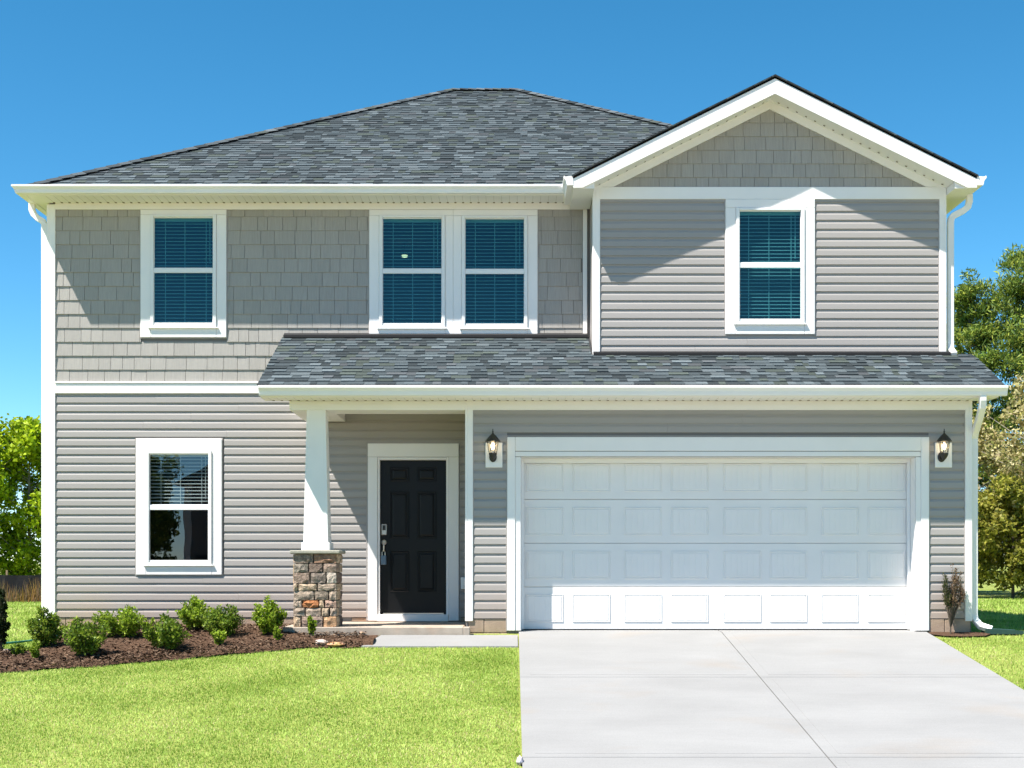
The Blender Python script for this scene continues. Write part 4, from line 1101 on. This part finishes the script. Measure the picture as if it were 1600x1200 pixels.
m = MB(); pts = [(-8.6, -1.95), (-7.2, -1.78), (-6.2, -1.55), (-5.7, -1.22)]
m.tube([(a, b + .02, gz(a, b) + .02) for a, b in pts], .035, 6); tag(m.build('bed_edging', M['edging']), 'pale edging strip along the back of the mulch bed', 'edging')

# silt fence far left, dry weeds in front of it
sf = tag(empty('silt_fence', (-17, 14.6, -.03)), 'black fabric silt fence running behind the left side lawn', 'fence')
m = MB(); vv = []; n = 40
for i in range(n + 1):
    x = i * .3; yy = .06 * math.sin(i * 1.3); vv += [(x, yy, 0), (x, yy + .03 * math.sin(i * 2.1), .62 + .02 * math.sin(i * .9))]
m.add(vv, [(2 * i, 2 * i + 2, 2 * i + 3, 2 * i + 1) for i in range(n)]); m.build('fabric', M['siltfence'], sf)
for i in range(0, n + 1, 6): m = MB(); m.box(i * .3 - .02, i * .3 + .02, .05, .09, 0, .72); m.build('stake', M['wood'], sf)
wn_ = 5000; base = np.stack([NR.uniform(-16.5, -5.6, wn_), NR.uniform(13.6, 14.5, wn_), np.full(wn_, -.03)], 1)
hh = NR.uniform(.1, .62, wn_) * (0.6 + .4 * np.sin(base[:, 0] * 3.1) ** 2); an = NR.uniform(0, 6.28, wn_); ln = NR.uniform(0, .5, wn_) * hh
tip = base + np.stack([np.cos(an) * ln, np.sin(an) * ln, hh], 1); sd_ = np.stack([np.full(wn_, .012), np.zeros(wn_), np.zeros(wn_)], 1)
vv = np.stack([base - sd_, base + sd_, tip], 1).reshape(-1, 3)
cc = np.array([(.30, .20, .10), (.20, .12, .07), (.38, .22, .06), (.14, .12, .05)])[NR.choice(4, wn_)]
tag(link('dry_weeds', np_mesh('dry_weeds', vv, 3, cc), M['leaf'], kind='stuff'), 'dry brown weeds along the silt fence', 'weeds')

def tree(name, label, x, y, h, crown_w, base, pal, probs, seed, nl=60, per=110, leaf=.13, kind='broad', bark='bark', group=None, clr=None, lean=0, trunk=.12):
    t = tag(empty(name, (x, y, -.03)), label, 'tree', group)
    r = random.Random(seed); m = MB(); cs = []; rad = []
    top = (lean, 0, h * .96); pts = []; nseg = 7
    for i in range(nseg + 1):
        u = i / nseg; pts.append((lean * u + r.uniform(-.06, .06) * h * .06 * (i > 0), r.uniform(-.05, .05) * h * .06, h * .95 * u))
    m.tube(pts, [trunk * (1 - .85 * i / nseg) + .01 for i in range(nseg + 1)], 7)
    for k in range(nl):
        u = base + (1 - base) * (k + r.random()) / nl
        f = u * nseg; i0 = min(int(f), nseg - 1); q = f - i0
        p = [pts[i0][j] + (pts[i0 + 1][j] - pts[i0][j]) * q for j in range(3)]
        a = r.uniform(0, 6.283)
        s = (u - base) / (1 - base)
        if kind == 'pine': L = crown_w / 2 * (1 - s * .80) * r.uniform(.55, 1.1) * (1 if s > .12 else .8)
        else: L = crown_w / 2 * (math.sin(math.pi * (.16 + .80 * s)) ** .8) * r.uniform(.45, 1.1)
        rise = (.15 if kind == 'pine' else .55) * L + r.uniform(-.1, .15) * L
        e = (p[0] + L * math.cos(a), p[1] + L * math.sin(a), p[2] + rise)
        md = ((p[0] + e[0]) / 2, (p[1] + e[1]) / 2, (p[2] + e[2]) / 2 - .04 * L)
        m.tube([p, md, e], [trunk * .28 * (1 - u * .6) + .006, trunk * .16 + .004, .005], 4)
        for w in (.45, .7, .92, 1.0):
            c = [p[j] + (e[j] - p[j]) * w + r.uniform(-.12, .12) * L for j in range(3)]; cs.append(c); rad.append((clr or crown_w * .085) * r.uniform(.6, 1.25))
    cs.append((lean, 0, h)); rad.append(crown_w * .05)
    m.build('trunk', M[bark], t)
    if kind == 'pine': v, c = leaves(cs, rad, per, leaf, pal, probs, up=.9, aspect=.22, squash=.75)
    else: v, c = leaves(cs, rad, per, leaf, pal, probs, up=.1, aspect=.62)
    v[:, 2] = np.maximum(v[:, 2], .02)
    link('crown', np_mesh('crown', v, 4, c), M['needle' if kind == 'pine' else 'leaf'], t)
    return t
PINE = [(.11, .18, .03), (.17, .245, .035), (.27, .32, .045), (.06, .11, .03), (.36, .39, .06)]; PP = [.28, .28, .2, .14, .1]
YG_ = [(.29, .29, .04), (.40, .37, .06), (.20, .22, .03), (.50, .45, .11), (.12, .13, .03)]; YP = [.3, .25, .2, .1, .15]
CREAM = [(.54, .49, .22), (.42, .38, .13), (.68, .60, .34), (.24, .25, .07), (.34, .27, .12)]; CP = [.25, .25, .2, .15, .15]
SPR = [(.36, .48, .012), (.46, .58, .02), (.25, .37, .012), (.55, .64, .04), (.14, .22, .01)]; SP = [.32, .26, .22, .1, .1]
BG = 'trees beyond the right side lawn'
tree('pine_tree', 'tall dark green pine rising at the right picture edge', 14.6, 21.5, 10.0, 6.4, .12, PINE, PP, 1, 105, 105, .17, 'pine', group=BG, clr=.42, trunk=.16)
tree('pine_tree', 'shorter pine close behind the gable downspout', 12.9, 22.0, 9.0, 5.4, .10, PINE, PP, 2, 85, 105, .17, 'pine', group=BG, clr=.40, trunk=.14)
tree('pine_tree', 'olive green pine mostly hidden behind the upper storey', 11.6, 24.5, 7.4, 4.4, .12, PINE, PP, 3, 70, 120, .17, 'pine', group=BG, clr=.4, trunk=.12)
tree('pine_tree', 'pine just outside the right picture edge', 18.0, 23.5, 9.8, 5.4, .12, PINE, PP, 14, 90, 110, .17, 'pine', group=BG, clr=.42, trunk=.16)
tree('flowering_tree', 'pale cream leafed young tree in front of the pines', 13.25, 17.5, 5.9, 3.2, .18, CREAM, CP, 4, 75, 28, .115, bark='palebark', group=BG, clr=.26, trunk=.06)
tree('flowering_tree', 'pale budding tree beside the garage corner downspout', 12.0, 19.0, 4.6, 2.8, .10, CREAM, CP, 5, 60, 26, .115, bark='palebark', group=BG, clr=.26, trunk=.05)
tree('flowering_tree', 'pale budding tree beyond the right picture edge', 15.8, 18.2, 5.2, 3.2, .15, CREAM, CP, 15, 70, 36, .115, bark='palebark', group=BG, clr=.26, trunk=.06)
for i, (x, y, h, w) in enumerate([(11.1, 17.2, 2.5, 2.2), (12.3, 16.9, 2.9, 2.3), (13.6, 16.6, 2.2, 2.2), (14.9, 17.0, 2.8, 2.4), (16.4, 17.3, 2.6, 2.4)]):
    lb = ['yellow green bush low behind the garage downspout', 'tall yellow green bush between the two pale trees', 'low olive bush at the edge of the right lawn', 'yellow green bush cut by the right picture edge', 'yellow green bush past the right picture edge'][i]
    t = tree('bush', lb, x, y, h, w, .02, YG_, YP, 20 + i, 46, 52, .11, group='bushes at the edge of the right lawn', clr=.26, trunk=.03); t['category'] = 'bush'
BL = 'trees beyond the left side lawn'
tree('spring_tree', 'bright lime green young tree behind the silt fence', -14.35, 18.6, 5.0, 3.3, .05, SPR, SP, 6, 90, 60, .125, bark='palebark', group=BL, clr=.30, trunk=.05)
tree('spring_tree', 'lime green tree tucked behind the left house corner', -12.7, 19.4, 4.6, 3.0, .05, SPR, SP, 7, 80, 60, .125, bark='palebark', group=BL, clr=.30, trunk=.05)
tree('spring_tree', 'darker green tree behind, at the left picture edge', -15.6, 21.2, 4.9, 3.2, .14, [(.10, .19, .05), (.07, .13, .04), (.16, .27, .05), (.04, .08, .03)], [.35, .3, .2, .15], 8, 70, 50, .125, bark='palebark', group=BL, clr=.30, trunk=.06)
tree('spring_tree', 'lime green tree past the left picture edge', -17.2, 18.8, 5.2, 3.6, .14, SPR, SP, 9, 80, 50, .13, bark='palebark', group=BL, clr=.32, trunk=.06)

# ------------------------------------------------------------------ across the street (mirrored in the window panes)
nb = tag(empty('house', (-8.0, -40.0, -1.06)), 'dark neighbouring house mirrored in the ground floor window', 'house')
m = MB(); m.box(-6.0, 6.0, -9, 0, 0, 5.4); m.build('wall', M['sheath'], nb)
m = MB(); m.prism_y([(-6.5, 5.3), (6.5, 5.3), (0, 8.6)], -9.5, .5); m.build('roof', M['deck'], nb)
m = MB(); m.box(-5.6, -.8, .001, .06, 0, 2.3); m.build('garage_door', M['keypad'], nb)
for xx, zz in ((-3.5, 3.4), (1.6, 3.4), (3.6, 3.4), (2.6, .9)):
    m = MB(); m.box(xx - .55, xx + .55, 0.001, .05, zz - .1, zz + 1.6); f_ = m.build('window', M['white'], nb)
    m = MB(); m.box(xx - .42, xx + .42, .051, .06, zz + .02, zz + 1.48); m.build('pane', M['keypad'], f_)
m = MB(); m.box(-6.1, -5.8, 0.0, .12, 0, 5.4); m.build('corner_board', M['white'], nb)
tree('street_tree', 'dark tree mirrored at the left of the ground floor window', -15.6, -39.0, 5.5, 3.6, .08, PINE, PP, 31, 60, 60, .18, group='trees across the street', clr=.4, trunk=.1)
tree('street_tree', 'dark tree across the street, farther left', -19.0, -40.0, 6.0, 4.0, .08, PINE, PP, 32, 60, 60, .18, group='trees across the street', clr=.4, trunk=.1)

# more trees along the left boundary, beyond the frame: copies with their parts
src = [o for o in bpy.data.objects if o.name.startswith('spring_tree') and o.parent is None]
for i, (x, y, sc, rz, lb) in enumerate([(-20.5, 19.6, 1.05, 1.1, 'lime green tree, second past the left picture edge'), (-24.0, 21.0, 1.15, 2.3, 'lime green tree, third past the left picture edge'),
                                    (-10.6, 24.0, .95, 3.9, 'lime green tree hidden behind the house, nearest its left side'), (-28.0, 22.5, 1.2, 5.0, 'lime green tree, farthest past the left picture edge')]):
    a = src[i % len(src)]; c = a.copy(); COL.objects.link(c); c.location = (x, y, -.03); c.rotation_euler = (0, 0, rz); c.scale = (sc, sc, sc); c['label'] = lb
    for ch in a.children:
        d = ch.copy(); COL.objects.link(d); d.parent = c
